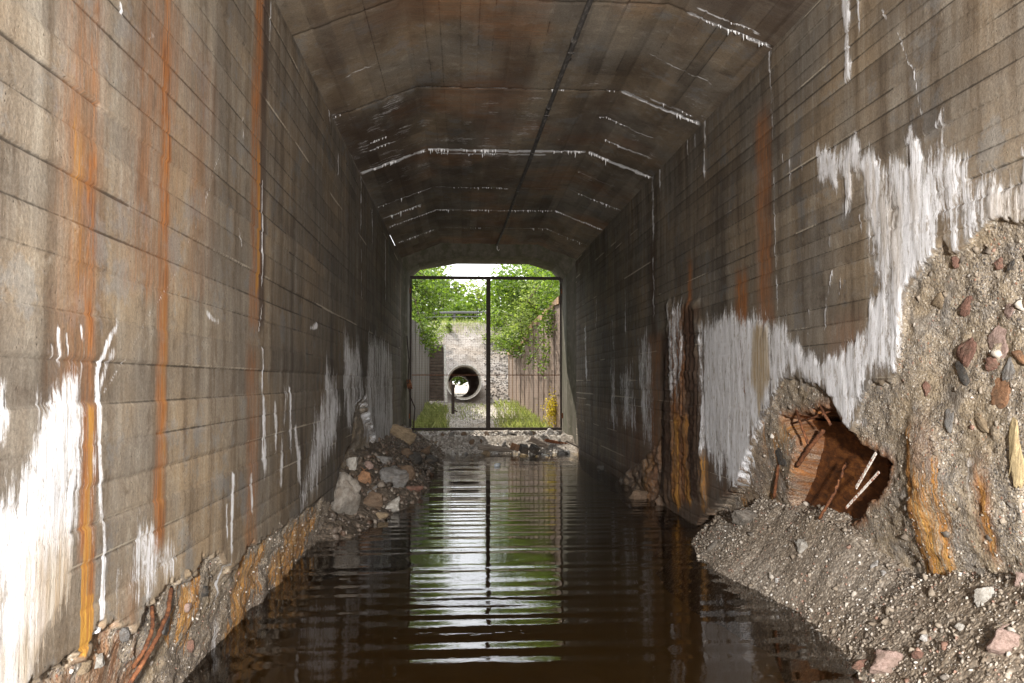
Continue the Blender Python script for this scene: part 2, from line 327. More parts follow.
M_BARK = NT('bark'); _n = M_BARK.noise(1, 5, M_BARK.mapped((30, 30, 6))); M_BARK = M_BARK.fin(M_BARK.ramp(_n, [(.3, (.05, .035, .025)), (.7, (.16, .12, .09))]), .9, M_BARK.bump(_n, .8, .02))
M_WOOD = NT('weathered_wood'); _n = M_WOOD.noise(1, 5, M_WOOD.mapped((4, 40, 40))); M_WOOD = M_WOOD.fin(M_WOOD.ramp(_n, [(.3, (.12, .09, .07)), (.7, (.34, .29, .24))]), .85, M_WOOD.bump(_n, .6, .006))
M_LATH = NT('whitewashed_lath'); _n = M_LATH.noise(60, 4); M_LATH = M_LATH.fin(M_LATH.ramp(_n, [(.38, (.30, .12, .07)), (.5, (.62, .56, .50)), (.7, (.78, .75, .70))]), .8)
M_SLAT = NT('brown_slat'); _n = M_SLAT.noise(9, 4); M_SLAT = M_SLAT.fin(M_SLAT.ramp(_n, [(.3, (.07, .055, .045)), (.7, (.15, .12, .10))]), .8)
M_PAINT = NT('chalky_white_paint'); _n = M_PAINT.noise(20, 4); M_PAINT = M_PAINT.fin(M_PAINT.ramp(_n, [(.3, (.45, .43, .40)), (.6, (.72, .70, .67))]), .7)
M_PIPE = NT('culvert_concrete'); _n = M_PIPE.noise(4, 6); M_PIPE = M_PIPE.fin(M_PIPE.ramp(_n, [(.3, (.30, .27, .23)), (.7, (.46, .43, .38))]), .85, M_PIPE.bump(_n, .5, .01))
M_STEEL = NT('dull_dark_steel').fin((.10, .10, .105), .6)
def ext_conc(name, a, b, zc=None):
    m = NT(name); st = m.noise(1, 5, m.mapped((5, 5, .6)), rough=.65); n = m.noise(6, 5)
    c = m.mix(m.step(st, .38, .62), a, b); c = m.mix(m.math('MULTIPLY', m.step(n, .5, .7), .4), c, (.10, .085, .065)); return m.fin(c, .88, m.bump(n, .5, .01))
M_WINGR = ext_conc('rust_brown_wall_panel', (.24, .175, .135), (.17, .13, .105)); M_COPE = ext_conc('orange_stained_coping', (.34, .21, .11), (.24, .17, .12))
M_WINGL = ext_conc('grey_wing_wall', (.17, .155, .14), (.11, .10, .09))
def collar_mat():
    m = NT('mossy_collar_concrete'); st = m.noise(1, 5, m.mapped((6, 2, .7)), rough=.65); n = m.noise(8, 5)
    c = m.mix(m.step(st, .4, .62), (.12, .108, .085), (.075, .072, .045)); c = m.mix(m.math('MULTIPLY', m.step(n, .5, .7), .5), c, (.19, .17, .135)); return m.fin(c, .88, m.bump(n, .6, .01))
M_COLLAR = collar_mat()
def leaf_mat(name, a, b):
    m = NT(name); c = m.ramp(m.attr('tone'), [(0, a), (1, b)]); tr = m.n('ShaderNodeBsdfTranslucent'); m.put(tr.inputs[0], m.mix(1.0, c, (1.25, 1.35, .6), 'MULTIPLY'))
    mx = m.n('ShaderNodeMixShader'); mx.inputs[0].default_value = .45; m.fin(c, .55)
    m.t.links.new(m.b.outputs[0], mx.inputs[1]); m.t.links.new(tr.outputs[0], mx.inputs[2]); m.t.links.new(mx.outputs[0], m.out.inputs[0]); return m.m
L_MID = leaf_mat('leaf_green', (.030, .065, .010), (.17, .245, .035)); L_PALE = leaf_mat('leaf_pale_green', (.08, .125, .028), (.29, .345, .11))
L_YEL = leaf_mat('leaf_yellow', (.35, .27, .02), (.55, .42, .05)); L_GRASS = leaf_mat('grass_blade', (.15, .19, .06), (.38, .39, .20))
def water_mat():
    m = NT('tea_brown_water'); g = m.n('ShaderNodeBsdfGlossy'); g.inputs['Roughness'].default_value = .015; g.inputs['Color'].default_value = (1, 1, 1, 1)
    t = m.n('ShaderNodeBsdfTransparent'); t.inputs[0].default_value = (.92, .84, .66, 1); fr = m.n('ShaderNodeFresnel'); fr.inputs['IOR'].default_value = 1.36
    nb = m.bump(m.noise(1, 3, m.mapped((4, 14, 1))), .25, .004); m.put(g.inputs['Normal'], nb); m.put(fr.inputs['Normal'], nb)
    mx = m.n('ShaderNodeMixShader'); m.put(mx.inputs[0], fr.outputs[0]); m.t.links.new(t.outputs[0], mx.inputs[1]); m.t.links.new(g.outputs[0], mx.inputs[2])
    m.t.links.new(mx.outputs[0], m.out.inputs[0]); return m.m
M_WATER = water_mat()

# ------------------------------------------------------------------ ground sheet and water
def gz(x, y):
    inside = (x > XL - .6) & (x < XR + .9) & (y > -3.5) & (y < 18.4)
    n = fbm(x * 1.7, y * 1.7, 4); z = .34 + .05 * (n - .5)
    z = z + .50 * ss(20.5, 26.2, y)
    rise = ss(17.2, 18.9, y)
    zi = -.30 + .05 * (n - .5) + rise * .66
    zi = np.where(y < -1, -.30 + ss(-1.0, -3.6, y) * .42, zi)
    zb = np.where(y < -3.0, .12 + .05 * n, z)
    return np.where(inside, zi, zb)
def axis(lo, hi, c0, c1, d, g=1.07):
    a = list(np.arange(c0, c1 + 1e-6, d)); s = d
    while a[-1] < hi: s *= g; a.append(a[-1] + s)
    s = d
    while a[0] > lo: s *= g; a.insert(0, a[0] - s)
    return np.array(a)
gx = axis(-250, 250, -2.4, 3.6, .08); gy = axis(-150, 450, -4, 27, .08)
GX, GY = np.meshgrid(gx, gy, indexing='ij')
link('ground', np_mesh('ground', np.stack([GX, GY, gz(GX, GY)], -1).reshape(-1, 3), grid_faces(len(gx), len(gy))), M_GROUND, kind='structure')
# silt sheet on the bed, 4 mm above the ground sheet
bx_ = np.arange(XL - .3, XR + .5, .15); by_ = np.arange(-2.2, 17.6, .15); BX, BY = np.meshgrid(bx_, by_, indexing='ij')
link('silt_bed', np_mesh('silt_bed', np.stack([BX, BY, np.minimum(gz(BX, BY) + .015, -.12)], -1).reshape(-1, 3), grid_faces(len(bx_), len(by_))), M_SILT, kind='structure')
wx = np.arange(XL - .5, XR + .8, .09); wy = np.arange(-3.2, 18.9, .018); WX, WY = np.meshgrid(wx, wy, indexing='ij')
rr = np.hypot((WX - .6) * .45, WY + 4.0)
amp = (.5 + 1.0 * fbm(WX * .5, WY * .35, 2)) * (1.9 - .1 * ss(5.5, 9, WY))
ph1 = 1.8 * fbm(WX * .6, WY * .5, 2); ph2 = 3 * fbm(WX * .8, WY * .6, 2, 4.)
chirp = 2 * math.pi * (rr / .40 + .012 * rr ** 2)
wz = amp * ((.00135 * np.sin(chirp + ph1) * ss(24, 6, rr) + .0009 * np.sin(rr * 2 * math.pi / .24 + ph2)) * (.55 + .25 * ss(8, 13, rr)) + .0007 * np.sin(rr * 2 * math.pi / .71 + 2 * fbm(WX * .4, WY * .5, 2, 9.)) + .00055 * ss(9, 14, rr) * np.sin(rr * 2 * math.pi / .19 + ph2 * 1.4) + .0009 * (fbm(WX * 3.1, WY * 4.5, 2, 8.) - .5))
link('water', np_mesh('water', np.stack([WX, WY, wz], -1).reshape(-1, 3), grid_faces(len(wx), len(wy))), M_WATER, kind='structure')

# ------------------------------------------------------------------ tunnel
tunnel = thing('tunnel', 'long board-marked concrete tunnel with stained walls over a flooded floor', 'tunnel', (0, 0, 0))
ya = [Y0]
while ya[-1] < 2.0: ya.append(ya[-1] + .04)
while ya[-1] < Y1: ya.append(ya[-1] + max(.008, .0037 * ya[-1]))
ya[-1] = Y1; ya = np.array(ya); za = np.linspace(-.40, ZH, 420)
WY_, WZ_ = np.meshgrid(ya, za, indexing='ij')

def boards(Yg, Zg, h, seed, lo=-.4, hi=4.5):
    """board courses: returns proud/recess offset, joint mask and per-board tone"""
    r = np.random.default_rng(seed); e = [lo]
    while e[-1] < hi: e.append(e[-1] + h * r.uniform(.82, 1.18))
    e = np.array(e); Zw = Zg + .006 * (fbm(Yg * .7, Zg * .5, 2, seed) - .5) * 2
    k = np.clip(np.searchsorted(e, Zw) - 1, 0, len(e) - 2)
    dj = np.minimum(Zw - e[k], e[k + 1] - Zw)
    off = r.uniform(-.006, .006, len(e)); L = r.uniform(2.2, 4.0, len(e)); ph = r.uniform(0, 4, len(e))
    cell = np.floor((Yg + ph[k]) / L[k]).astype(int); dv = np.abs((Yg + ph[k]) / L[k] - np.round((Yg + ph[k]) / L[k])) * L[k]
    tone = .5 + .34 * (_T[(cell * 7 + seed) & 255, (k * 13 + 3) & 255] - .5); off2 = off[k] + .003 * (_T[(cell * 5 + 9) & 255, (k * 3 + seed) & 255] - .5)
    strength = .45 + .55 * _T[(k * 11) & 255, seed & 255]
    width = np.maximum(.0065, .0013 * np.abs(Yg)); jt = np.exp(-(dj / width) ** 2) * strength * (.62 + .75 * fbm(Yg * 1.5, Zg * .1 + k * 3.3, 3, seed))
    jt = np.maximum(jt, .0 * np.exp(-(dv / width) ** 2)); lip = np.exp(-((Zw - e[k] - .006) / .006) ** 2) * (r.random(len(e)) > .65)[k]
    lipn = lip * ss(.35, .6, fbm(Yg * 1.1, Zg * .1 + k * 2.1, 3, seed + 50))
    lw_ = np.exp(-((Zw - e[k] - .008) / np.maximum(.007, .0016 * np.abs(Yg))) ** 2) * (r.random(len(e)) > .72)[k] * ss(.45, .68, fbm(Yg * .9, Zg * .1 + k * 4.1, 3, seed + 60))
    jt = jt * (1 - .40 * ss(5, 11, Yg))
    return off2 - .009 * jt + .007 * lipn, np.clip(jt, 0, 1), tone, lw_

def build_wall(side):
    X = XL if side == 'L' else XR; sg = 1 if side == 'L' else -1
    Yg, Zg = WY_, WZ_; seed = 3 if side == 'L' else 8
    q = lambda pts, dx=0: [(lambda p: (p[1], p[2]))(onX(a, b, X)) for a, b in pts]
    off, joint, tone, lipw = boards(Yg, Zg, .146 if side == 'L' else .122, seed)
    off = off + .012 * (fbm(Yg * .8, Zg * .8, 3, seed) - .5) + .003 * (fbm(Yg * 9, Zg * 9, 3, seed) - .5)
    tone = tone + .7 * (fbm(Yg * 1.3, Zg * .8, 4, seed + 20) - .5) + .55 * (fbm(Yg * 5, Zg * .35, 4, seed + 25) - .5)
    A = {k: np.zeros(Yg.shape) for k in ('white', 'rust', 'dark', 'orange', 'spall', 'stain')}
    stn = fbm(Yg * 26, Zg * 1.1, 3, seed + 5.) - .5; ed = fbm(Yg * 9, Zg * 5, 4, seed + 2.) - .5
    def blob(key, pts, soft=.03, streak=.10, edge=.06, amt=1.0):
        sd = poly_sd(Yg, Zg, q(pts), .4) + stn * streak + ed * edge
        A[key] = np.maximum(A[key], amt * ss(-soft * (1.8 if key == 'white' else 1), soft * (1.8 if key == 'white' else 1), sd))
    lines = np.zeros(Yg.shape)
    wvar = .42 + 1.12 * fbm(Yg * 7 + 2 * fbm(Yg * 3, Zg * 2, 2), Zg * 2.6, 4, seed + 9.)
    def line(key, pts, wid, soft=.6, amt=1.0, jit=.012, fade=None):
        yj = (fbm(Zg * 4, Yg * .01, 3, seed + len(pts) + pts[0][0]) - .5) * 2 * jit
        zq = [z_ for _, z_ in q(pts)]; zmn, zmx = min(zq), max(zq)
        d = line_d(Yg + yj, Zg, q(pts), wid * 4 + .05); wv = wid * (.35 + 1.3 * fbm(Yg * 2, Zg * 7, 3, pts[0][0] * .1))
        A[key] = np.maximum(A[key], amt * (1 - ss(wv * .2, wv * 2.2, d)) * (.30 + 1.05 * fbm(Zg * 9, Yg * 3, 4, pts[0][0] * .3)) * (ss(zmn - .02, zmn + .45 * (zmx - zmn), Zg) if len(pts) == 2 else 1))
    def vstripe(key, px, py0, py1, wpx, soft=.8, amt=1.0, fade=.25):
        a = onX(px, py0, X); b = onX(px, py1, X); y = .5 * (a[1] + b[1]); wy = abs(onX(px + wpx / 2, 300, X)[1] - onX(px - wpx / 2, 300, X)[1]) / 2
        jy = (fbm(Zg * 1.7, Yg * 0, 3, px * .37) - .5) * wy * 1.2
        m = 1 - ss(wy * (1 - soft * .7), wy * (1 + soft), np.abs(Yg - y + jy)); zt, zb = max(a[2], b[2]), min(a[2], b[2])
        m = m * (.62 + .75 * fbm(Zg * 2.3, Yg * 9, 4, px * .11)); m = m * ss(zt + .02, zt - fade, Zg) * ss(zb - .05, zb + .08 + .08 * 0, Zg + stn * .2); A[key] = np.maximum(A[key], amt * m)
    spl = None
    if side == 'L':
        # white calcite
        blob('white', [(-60, 560), (0, 512), (12, 478), (28, 445), (42, 408), (58, 390), (76, 374), (83, 366), (82, 430), (82, 520), (74, 560), (66, 600), (48, 640), (30, 700), (-60, 800)], .06, .08, .10)
        blob('stain', [(30, 560), (60, 540), (84, 560), (84, 660), (20, 700), (0, 660), (30, 620)], .12, .2, .1, .8)
        blob('white', [(-30, 380), (5, 386), (8, 420), (3, 446), (-30, 430)], .02, .05, .02)
        for pts, wd in (([(57, 330), (60, 372)], .010), ([(66, 335), (67, 360)], .006), ([(50, 345), (51, 360)], .006), ([(80, 325), (82, 345)], .006),
                        ([(118, 322), (106, 345), (98, 372), (99, 470), (103, 560), (100, 640)], .014), ([(112, 352), (104, 380), (98, 395)], .016), ([(96, 0), (95, 99)], .004),
                        ([(120, 3), (122, 14)], .010), ([(150, 29), (154, 36), (148, 39)], .006), ([(205, 310), (211, 318), (218, 322)], .012), ([(240, 230), (242, 250)], .010), ([(243, 118), (244, 142)], .008),
                        ([(232, 478), (231, 560), (228, 600)], .022), ([(226, 505), (227, 545)], .015), ([(250, 480), (254, 530)], .03), ([(262, 350), (263, 404)], .02),
                        ([(263, 404), (265, 495)], .05), ([(286, 392), (283, 430), (281, 480)], .045), ([(290, 390), (291, 475)], .03), ([(296, 430), (301, 500)], .05), ([(275, 405), (277, 470)], .035),
                        ([(310, 330), (317, 325)], .03), ([(270, 0), (269, 60)], .01), ([(262, 180), (263, 300), (259, 330)], .010), ([(338, 150), (338, 182)], .02), ([(361, 178), (361, 240)], .03), ([(361, 240), (362, 330)], .015), ([(372, 210), (373, 260)], .03),
                        ([(329, 110), (330, 128)], .02), ([(385, 240), (386, 330)], .04)):
            line('white', pts, wd)
        blob('white', [(118, 590), (140, 520), (175, 548), (180, 560), (150, 600), (120, 625)], .05, .20, .08, .62)
        for bl in ([(324, 359), (337, 386), (340, 409), (336, 440), (319, 477), (308, 504), (301, 517), (299, 495), (310, 440), (324, 386)], [(345, 336), (351, 342), (359, 341), (365, 400), (356, 431), (349, 427), (343, 400)],
                   [(369, 336), (381, 338), (392, 350), (393, 431), (381, 459), (371, 440), (365, 400)]):
            blob('white', bl, .10, .5, .1, .72)
        # rust stripes
        vstripe('rust', 90, -60, 560, 9, 1.0, .9, .1); vstripe('rust', 91, 130, 420, 6, .7, 1.0); vstripe('rust', 91, 180, 420, 8, .8, .95); vstripe('rust', 82, -60, 400, 34, 1.0, .42); vstripe('orange', 76, 60, 330, 16, 1.0, .42)
        vstripe('rust', 163, -60, 548, 8, .8, 1.0, .1); vstripe('rust', 164, 90, 548, 6, .7, 1.0, .1); vstripe('rust', 160, -60, 300, 40, 1.0, .42); vstripe('rust', 257, -50, 330, 8, .6, .9, .05); vstripe('orange', 259, 120, 300, 3, .4, .8); vstripe('rust', 252, 330, 560, 10, .8, .55)
        vstripe('dark', 264, -50, 340, 5, .5, .8, .05); vstripe('rust', 200, 20, 300, 24, 1., .28)
        vstripe('orange', 88, 398, 600, 7, 1., .70, .05); vstripe('orange', 84, 460, 640, 4, .8, .8, .1); vstripe('rust', 92, 398, 620, 6, .8, .8, .05); vstripe('white', 92, 398, 560, 5, .9, .5); blob('orange', [(82, 600), (94, 590), (93, 640), (84, 657), (79, 650)], .015, .02, .02)
        vstripe('orange', 118, 560, 625, 3, .8, .7); vstripe('rust', 130, 560, 620, 16, 1, .35); vstripe('orange', 163, 250, 520, 7, .9, .45)
        line('white', [(98, 402), (130, 350), (152, 310), (170, 285), (205, 205), (213, 172), (222, 152), (236, 160)], .004, amt=.62, jit=.02)
        # spalled foot
        jag = ed * .14 + (fbm(Yg * 30, Zg * 30, 2) - .5) * .05
        s1 = poly_sd(Yg, Zg, q([(-80, 760), (0, 720), (35, 683), (65, 661), (88, 651), (92, 628), (130, 629), (150, 606), (171, 586), (198, 581), (203, 561), (221, 553), (236, 572), (242, 560), (262, 534), (300, 514), (322, 500), (334, 500), (345, 540), (250, 720), (-60, 1300)]), .5) + jag
        spl = ss(-.006, .012, s1); A['spall'] = spl
        rough = fbm(Yg * 4 + Zg * 2, Zg * 7, 5, 2.) - .5; rg2 = fbm(Yg * 14 - Zg * 5, Zg * 22, 4, 7.) - .5
        off = off * (1 - spl) + spl * (-.045 + .06 * rough + .025 * rg2 - .05 * ss(.5, .1, Zg) + .05 * ss(5.2, 6.4, Yg) * (.5 + rough))
        s2 = poly_sd(Yg, Zg, q([(356, 405), (366, 395), (374, 430), (384, 470), (370, 520), (345, 540), (335, 500), (340, 470), (352, 440)]), .5) + jag
        m2 = ss(-.02, .05, s2); A['spall'] = np.maximum(A['spall'], m2 * .9); off = off - .10 * m2 * (1 + rough)
        blob('orange', [(252, 560), (262, 540), (275, 532), (270, 590), (255, 640), (240, 690), (236, 640), (245, 600)], .03, .3, .25, .6)
        blob('orange', [(284, 535), (318, 508), (322, 530), (300, 575), (285, 600), (278, 570)], .03, .3, .25, .6)
        blob('orange', [(185, 590), (210, 570), (208, 640), (192, 660), (182, 630)], .03, .3, .2, .65); blob('rust', [(60, 690), (100, 650), (130, 650), (150, 683), (120, 760), (40, 760)], .06, .2, .3, .6)
        vstripe('white', 231, 600, 660, 3, .5, .75); blob('dark', [(225, 650), (260, 590), (330, 530), (350, 560), (240, 760)], .04, .1, .1, .55)
    else:
        W1 = [(818, 152), (830, 150), (838, 154), (852, 137), (862, 150), (871, 141), (878, 155), (894, 160), (909, 164), (905, 140), (910, 134), (918, 150), (926, 152), (932, 148), (940, 118), (944, 107), (948, 140), (958, 152), (968, 150), (974, 122), (976, 160), (984, 172), (997, 183), (1016, 180), (1021, 150), (1040, 120), (1080, 150), (1100, 230), (1024, 225), (1005, 226), (991, 223), (972, 239),
              (956, 256), (948, 252), (940, 225), (930, 262), (922, 262), (910, 281), (902, 291), (901, 320), (899, 358), (896, 372), (880, 382), (871, 379), (862, 396), (856, 412), (858, 424), (850, 429), (842, 420), (836, 411), (826, 390), (794, 374), (780, 372), (770, 350), (778, 325), (801, 346), (822, 356), (845, 352), (862, 337), (868, 310), (875, 288), (873, 250), (868, 205), (860, 180), (852, 175), (846, 215), (840, 178), (834, 195), (828, 178), (822, 178)]
        blob('white', W1, .055, .09, .15); blob('stain', [(850, 165), (870, 170), (905, 200), (900, 280), (885, 250), (868, 190), (856, 180)], .06, .5, .1, .35); blob('stain', [(990, 185), (1060, 190), (1060, 240), (990, 225)], .1, .1, .2, .45)
        blob('white', [(702, 326), (712, 318), (732, 314), (745, 320), (759, 312), (784, 319), (796, 349), (799, 369), (785, 385), (769, 409), (752, 436), (747, 450), (738, 480), (732, 489), (724, 470), (719, 479), (712, 455), (704, 445), (701, 400)], .10, .20, .20, 1.0)
        blob('stain', [(752, 330), (768, 322), (772, 380), (760, 410), (750, 380)], .05, .2, .1, .95)
        for bl in ([(640, 335), (650, 330), (653, 380), (652, 449), (644, 440), (639, 380)], [(671, 312), (683, 303), (686, 350), (680, 400), (672, 395)], [(620, 375), (632, 362), (636, 429), (622, 430)], [(609, 350), (613, 350), (616, 420), (610, 420)]):
            blob('white', bl, .08, .5, .15, .62)
        for pts, wd in (([(770, 40), (772, 155)], .018), ([(774, 155), (775, 240), (777, 310)], .010), ([(845, -20), (846, 40), (847, 74)], .034), ([(858, -10), (859, 40)], .012), ([(705, 118), (705, 150)], .03), ([(704, 150), (704, 185)], .02), ([(695, 135), (695, 155)], .016), ([(653, 176), (653, 260)], .04), ([(653, 260), (654, 330)], .03), ([(660, 160), (660, 195)], .03),
                        ([(882, 10), (886, 22)], .008), ([(898, 32), (908, 62), (914, 68), (919, 100), (921, 112), (926, 150)], .005), ([(922, 112), (925, 150)], .010), ([(938, 125), (944, 105), (943, 150)], .018), ([(832, 272), (826, 300), (824, 330)], .016), ([(841, 275), (838, 302)], .010), ([(829, 235), (829, 250)], .006), ([(860, 215), (861, 235)], .008),
                        ([(783, 155), (784, 168)], .010), ([(790, 160), (791, 190)], .006), ([(801, 156), (802, 180)], .008), ([(808, 310), (807, 345)], .006), ([(688, 140), (688, 165)], .01), ([(612, 320), (614, 360)], .04), ([(585, 330), (587, 400)], .08), ([(625, 290), (626, 350)], .03), ([(596, 300), (596, 350)], .03)):
            line('white', pts, wd)
        vstripe('dark', 667, 330, 500, 10, .5, 1.0, .1); vstripe('dark', 694, 303, 500, 12, .6, .95, .1); vstripe('rust', 741, 262, 440, 10, .7, .95, .2); vstripe('dark', 742, 320, 440, 5, .7, .6)
        vstripe('rust', 764, 95, 330, 12, .9, .8, .3); vstripe('dark', 653, 230, 340, 5, .6, .7, .2); vstripe('rust', 682, 305, 505, 16, .8, .8, .1); vstripe('rust', 656, 330, 505, 12, .9, .6, .1); vstripe('rust', 690, 250, 310, 4, .8, .7); vstripe('rust', 724, 340, 500, 60, 1., .16)
        vstripe('orange', 705, 440, 515, 8, 1., .55); vstripe('orange', 678, 400, 510, 8, .9, .65); vstripe('orange', 688, 400, 505, 6, .9, .6); vstripe('orange', 650, 440, 520, 12, .9, .5); vstripe('rust', 845, 300, 370, 30, 1., .3); vstripe('rust', 640, 400, 530, 60, 1., .3); vstripe('orange', 730, 480, 520, 6, .9, .7)
        jag = ed * .12 + (fbm(Yg * 34, Zg * 34, 2) - .5) * .05
        core = [(1400, 100), (1100, 205), (1024, 223), (1005, 224), (991, 222), (972, 238), (956, 254), (948, 256), (940, 238), (930, 262), (922, 266), (910, 283), (903, 293), (901, 320), (899, 358), (896, 374), (880, 384), (871, 381), (862, 398), (856, 414), (850, 431), (842, 424), (836, 413), (826, 392), (794, 376), (782, 378), (770, 400), (752, 440), (738, 482), (720, 500), (700, 520), (690, 560), (1400, 1500)]
        s1 = poly_sd(Yg, Zg, q(core), .6) + jag * .6; spl = ss(-.004, .010, s1); deep = ss(0, .35, s1); A['spall'] = spl
        rough = fbm(Yg * 3.4 + Zg * 1.5, Zg * 6, 5, 2.) - .5; rg2 = fbm(Yg * 14 + Zg * 6, Zg * 24, 4, 7.) - .5
        off = off * (1 - spl) + spl * (-.030 - .03 * deep + .055 * rough * (.4 + .6 * deep) + .030 * rg2 - .11 * ss(1.0, .35, Zg))
        # a standing rib of core with the ochre flow on it
        rib = onX(916, 500, X)[1]; off = off + spl * .05 * np.exp(-((Yg - rib) / .22) ** 2) * ss(1.6, 1.0, Zg)
        vstripe('orange', 918, 425, 592, 34, .8, .66, .35); vstripe('orange', 903, 400, 592, 7, .8, .75); vstripe('orange', 930, 430, 592, 6, .8, .7); vstripe('white', 918, 400, 470, 12, .9, .3); vstripe('orange', 970, 450, 560, 9, .9, .6); vstripe('white', 961, 455, 540, 9, .6, .62, .05); vstripe('rust', 968, 440, 560, 14, .8, .6); vstripe('stain', 961, 440, 560, 16, .5, .7); vstripe('rust', 915, 400, 470, 22, .8, .35)
        A['white'] *= 1 - .75 * spl * (np.abs(Zg - onX(961, 500, X)[2]) > .35)
        # rusted cavity
        cav = [(775, 418), (798, 412), (831, 404), (838, 418), (846, 432), (857, 447), (871, 454), (882, 463), (872, 488), (857, 500), (838, 520), (805, 535), (780, 525), (772, 500), (784, 465), (790, 440)]
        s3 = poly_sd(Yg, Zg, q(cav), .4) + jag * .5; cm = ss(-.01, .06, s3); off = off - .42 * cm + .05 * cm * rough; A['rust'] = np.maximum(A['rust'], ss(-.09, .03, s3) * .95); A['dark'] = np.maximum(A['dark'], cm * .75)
        s4 = poly_sd(Yg, Zg, q([(1004, 500), (1010, 470), (1060, 440), (1060, 600), (1012, 556)]), .4) + jag * .5; off = off - .25 * ss(-.01, .06, s4)
        blob('orange', [(762, 425), (790, 430), (770, 470), (760, 520), (752, 500), (758, 460)], .04, .3, .3, .5); A['orange'] *= 1 - .85 * cm
        blob('dark', [(560, 455), (600, 455), (700, 505), (760, 560), (700, 640), (560, 500)], .04, .1, .1, .5)
        s5 = poly_sd(Yg, Zg, q([(668, 300), (700, 296), (706, 500), (660, 505)]), .3) + stn * .1 + ed * .1; off = off + ss(-.03, .10, s5) * (.025 + .05 * stn + .03 * rg2 + .03 * rough)
        s6 = poly_sd(Yg, Zg, q([(618, 480), (640, 462), (662, 440), (664, 520), (620, 520)]), .3) + jag; m6 = ss(-.02, .1, s6); off = off + m6 * (.05 + .16 * rough + .06 * rg2); A['spall'] = np.maximum(A['spall'], m6 * .85); A['dark'] = np.maximum(A['dark'], m6 * .4)
    # calcite stands proud in vertical flutes
    A['white'] = np.clip(A['white'] * wvar * 1.02, 0, 1.0)
    wm = ss(.55, .9, A['white']); off = off * (1 - .65 * wm * (1 - A['spall'])) + wm * (.004 + .014 * (fbm(Yg * 14 + 1.5 * fbm(Yg * 3, Zg * 3, 2), Zg * 2.2, 4, 31.) - .3)) * (.8 if side == 'R' else .45)
    # concrete colour gets darker towards the far mouth
    joint = joint * (1 - A['spall']) * (1 - .8 * wm)
    A['dark'] = np.maximum(A['dark'], .35 * ss(.40, .0, Zg + .25 * stn) * (Yg > 0))
    V = np.stack([X + sg * off, Yg, Zg], -1).reshape(-1, 3)
    at = {k: v.ravel() for k, v in A.items()}; at['depth_tone'] = np.clip(ss(3.6, 7.5, Yg + 1.5 * (fbm(Yg * .8, Zg * .8, 3, 70.) - .5)) * .66, 0, 1).ravel(); at['joint'] = joint.ravel(); at['lip'] = (lipw * (1 - A['spall'])).ravel(); at['tone'] = np.clip(tone, 0, 1).ravel()
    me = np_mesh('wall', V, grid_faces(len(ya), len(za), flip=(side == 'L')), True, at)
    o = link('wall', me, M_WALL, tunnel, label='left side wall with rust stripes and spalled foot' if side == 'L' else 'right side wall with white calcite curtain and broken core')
    return o, off, A
wallL, offL, AL = build_wall('L'); wallR, offR, AR = build_wall('R')
def wall_x(side, y, z, extra=0.0):
    i = np.clip(np.searchsorted(ya, y), 0, len(ya) - 1); j = np.clip(np.searchsorted(za, z), 0, len(za) - 1)
    return XL + offL[i, j] + extra if side == 'L' else XR - offR[i, j] - extra

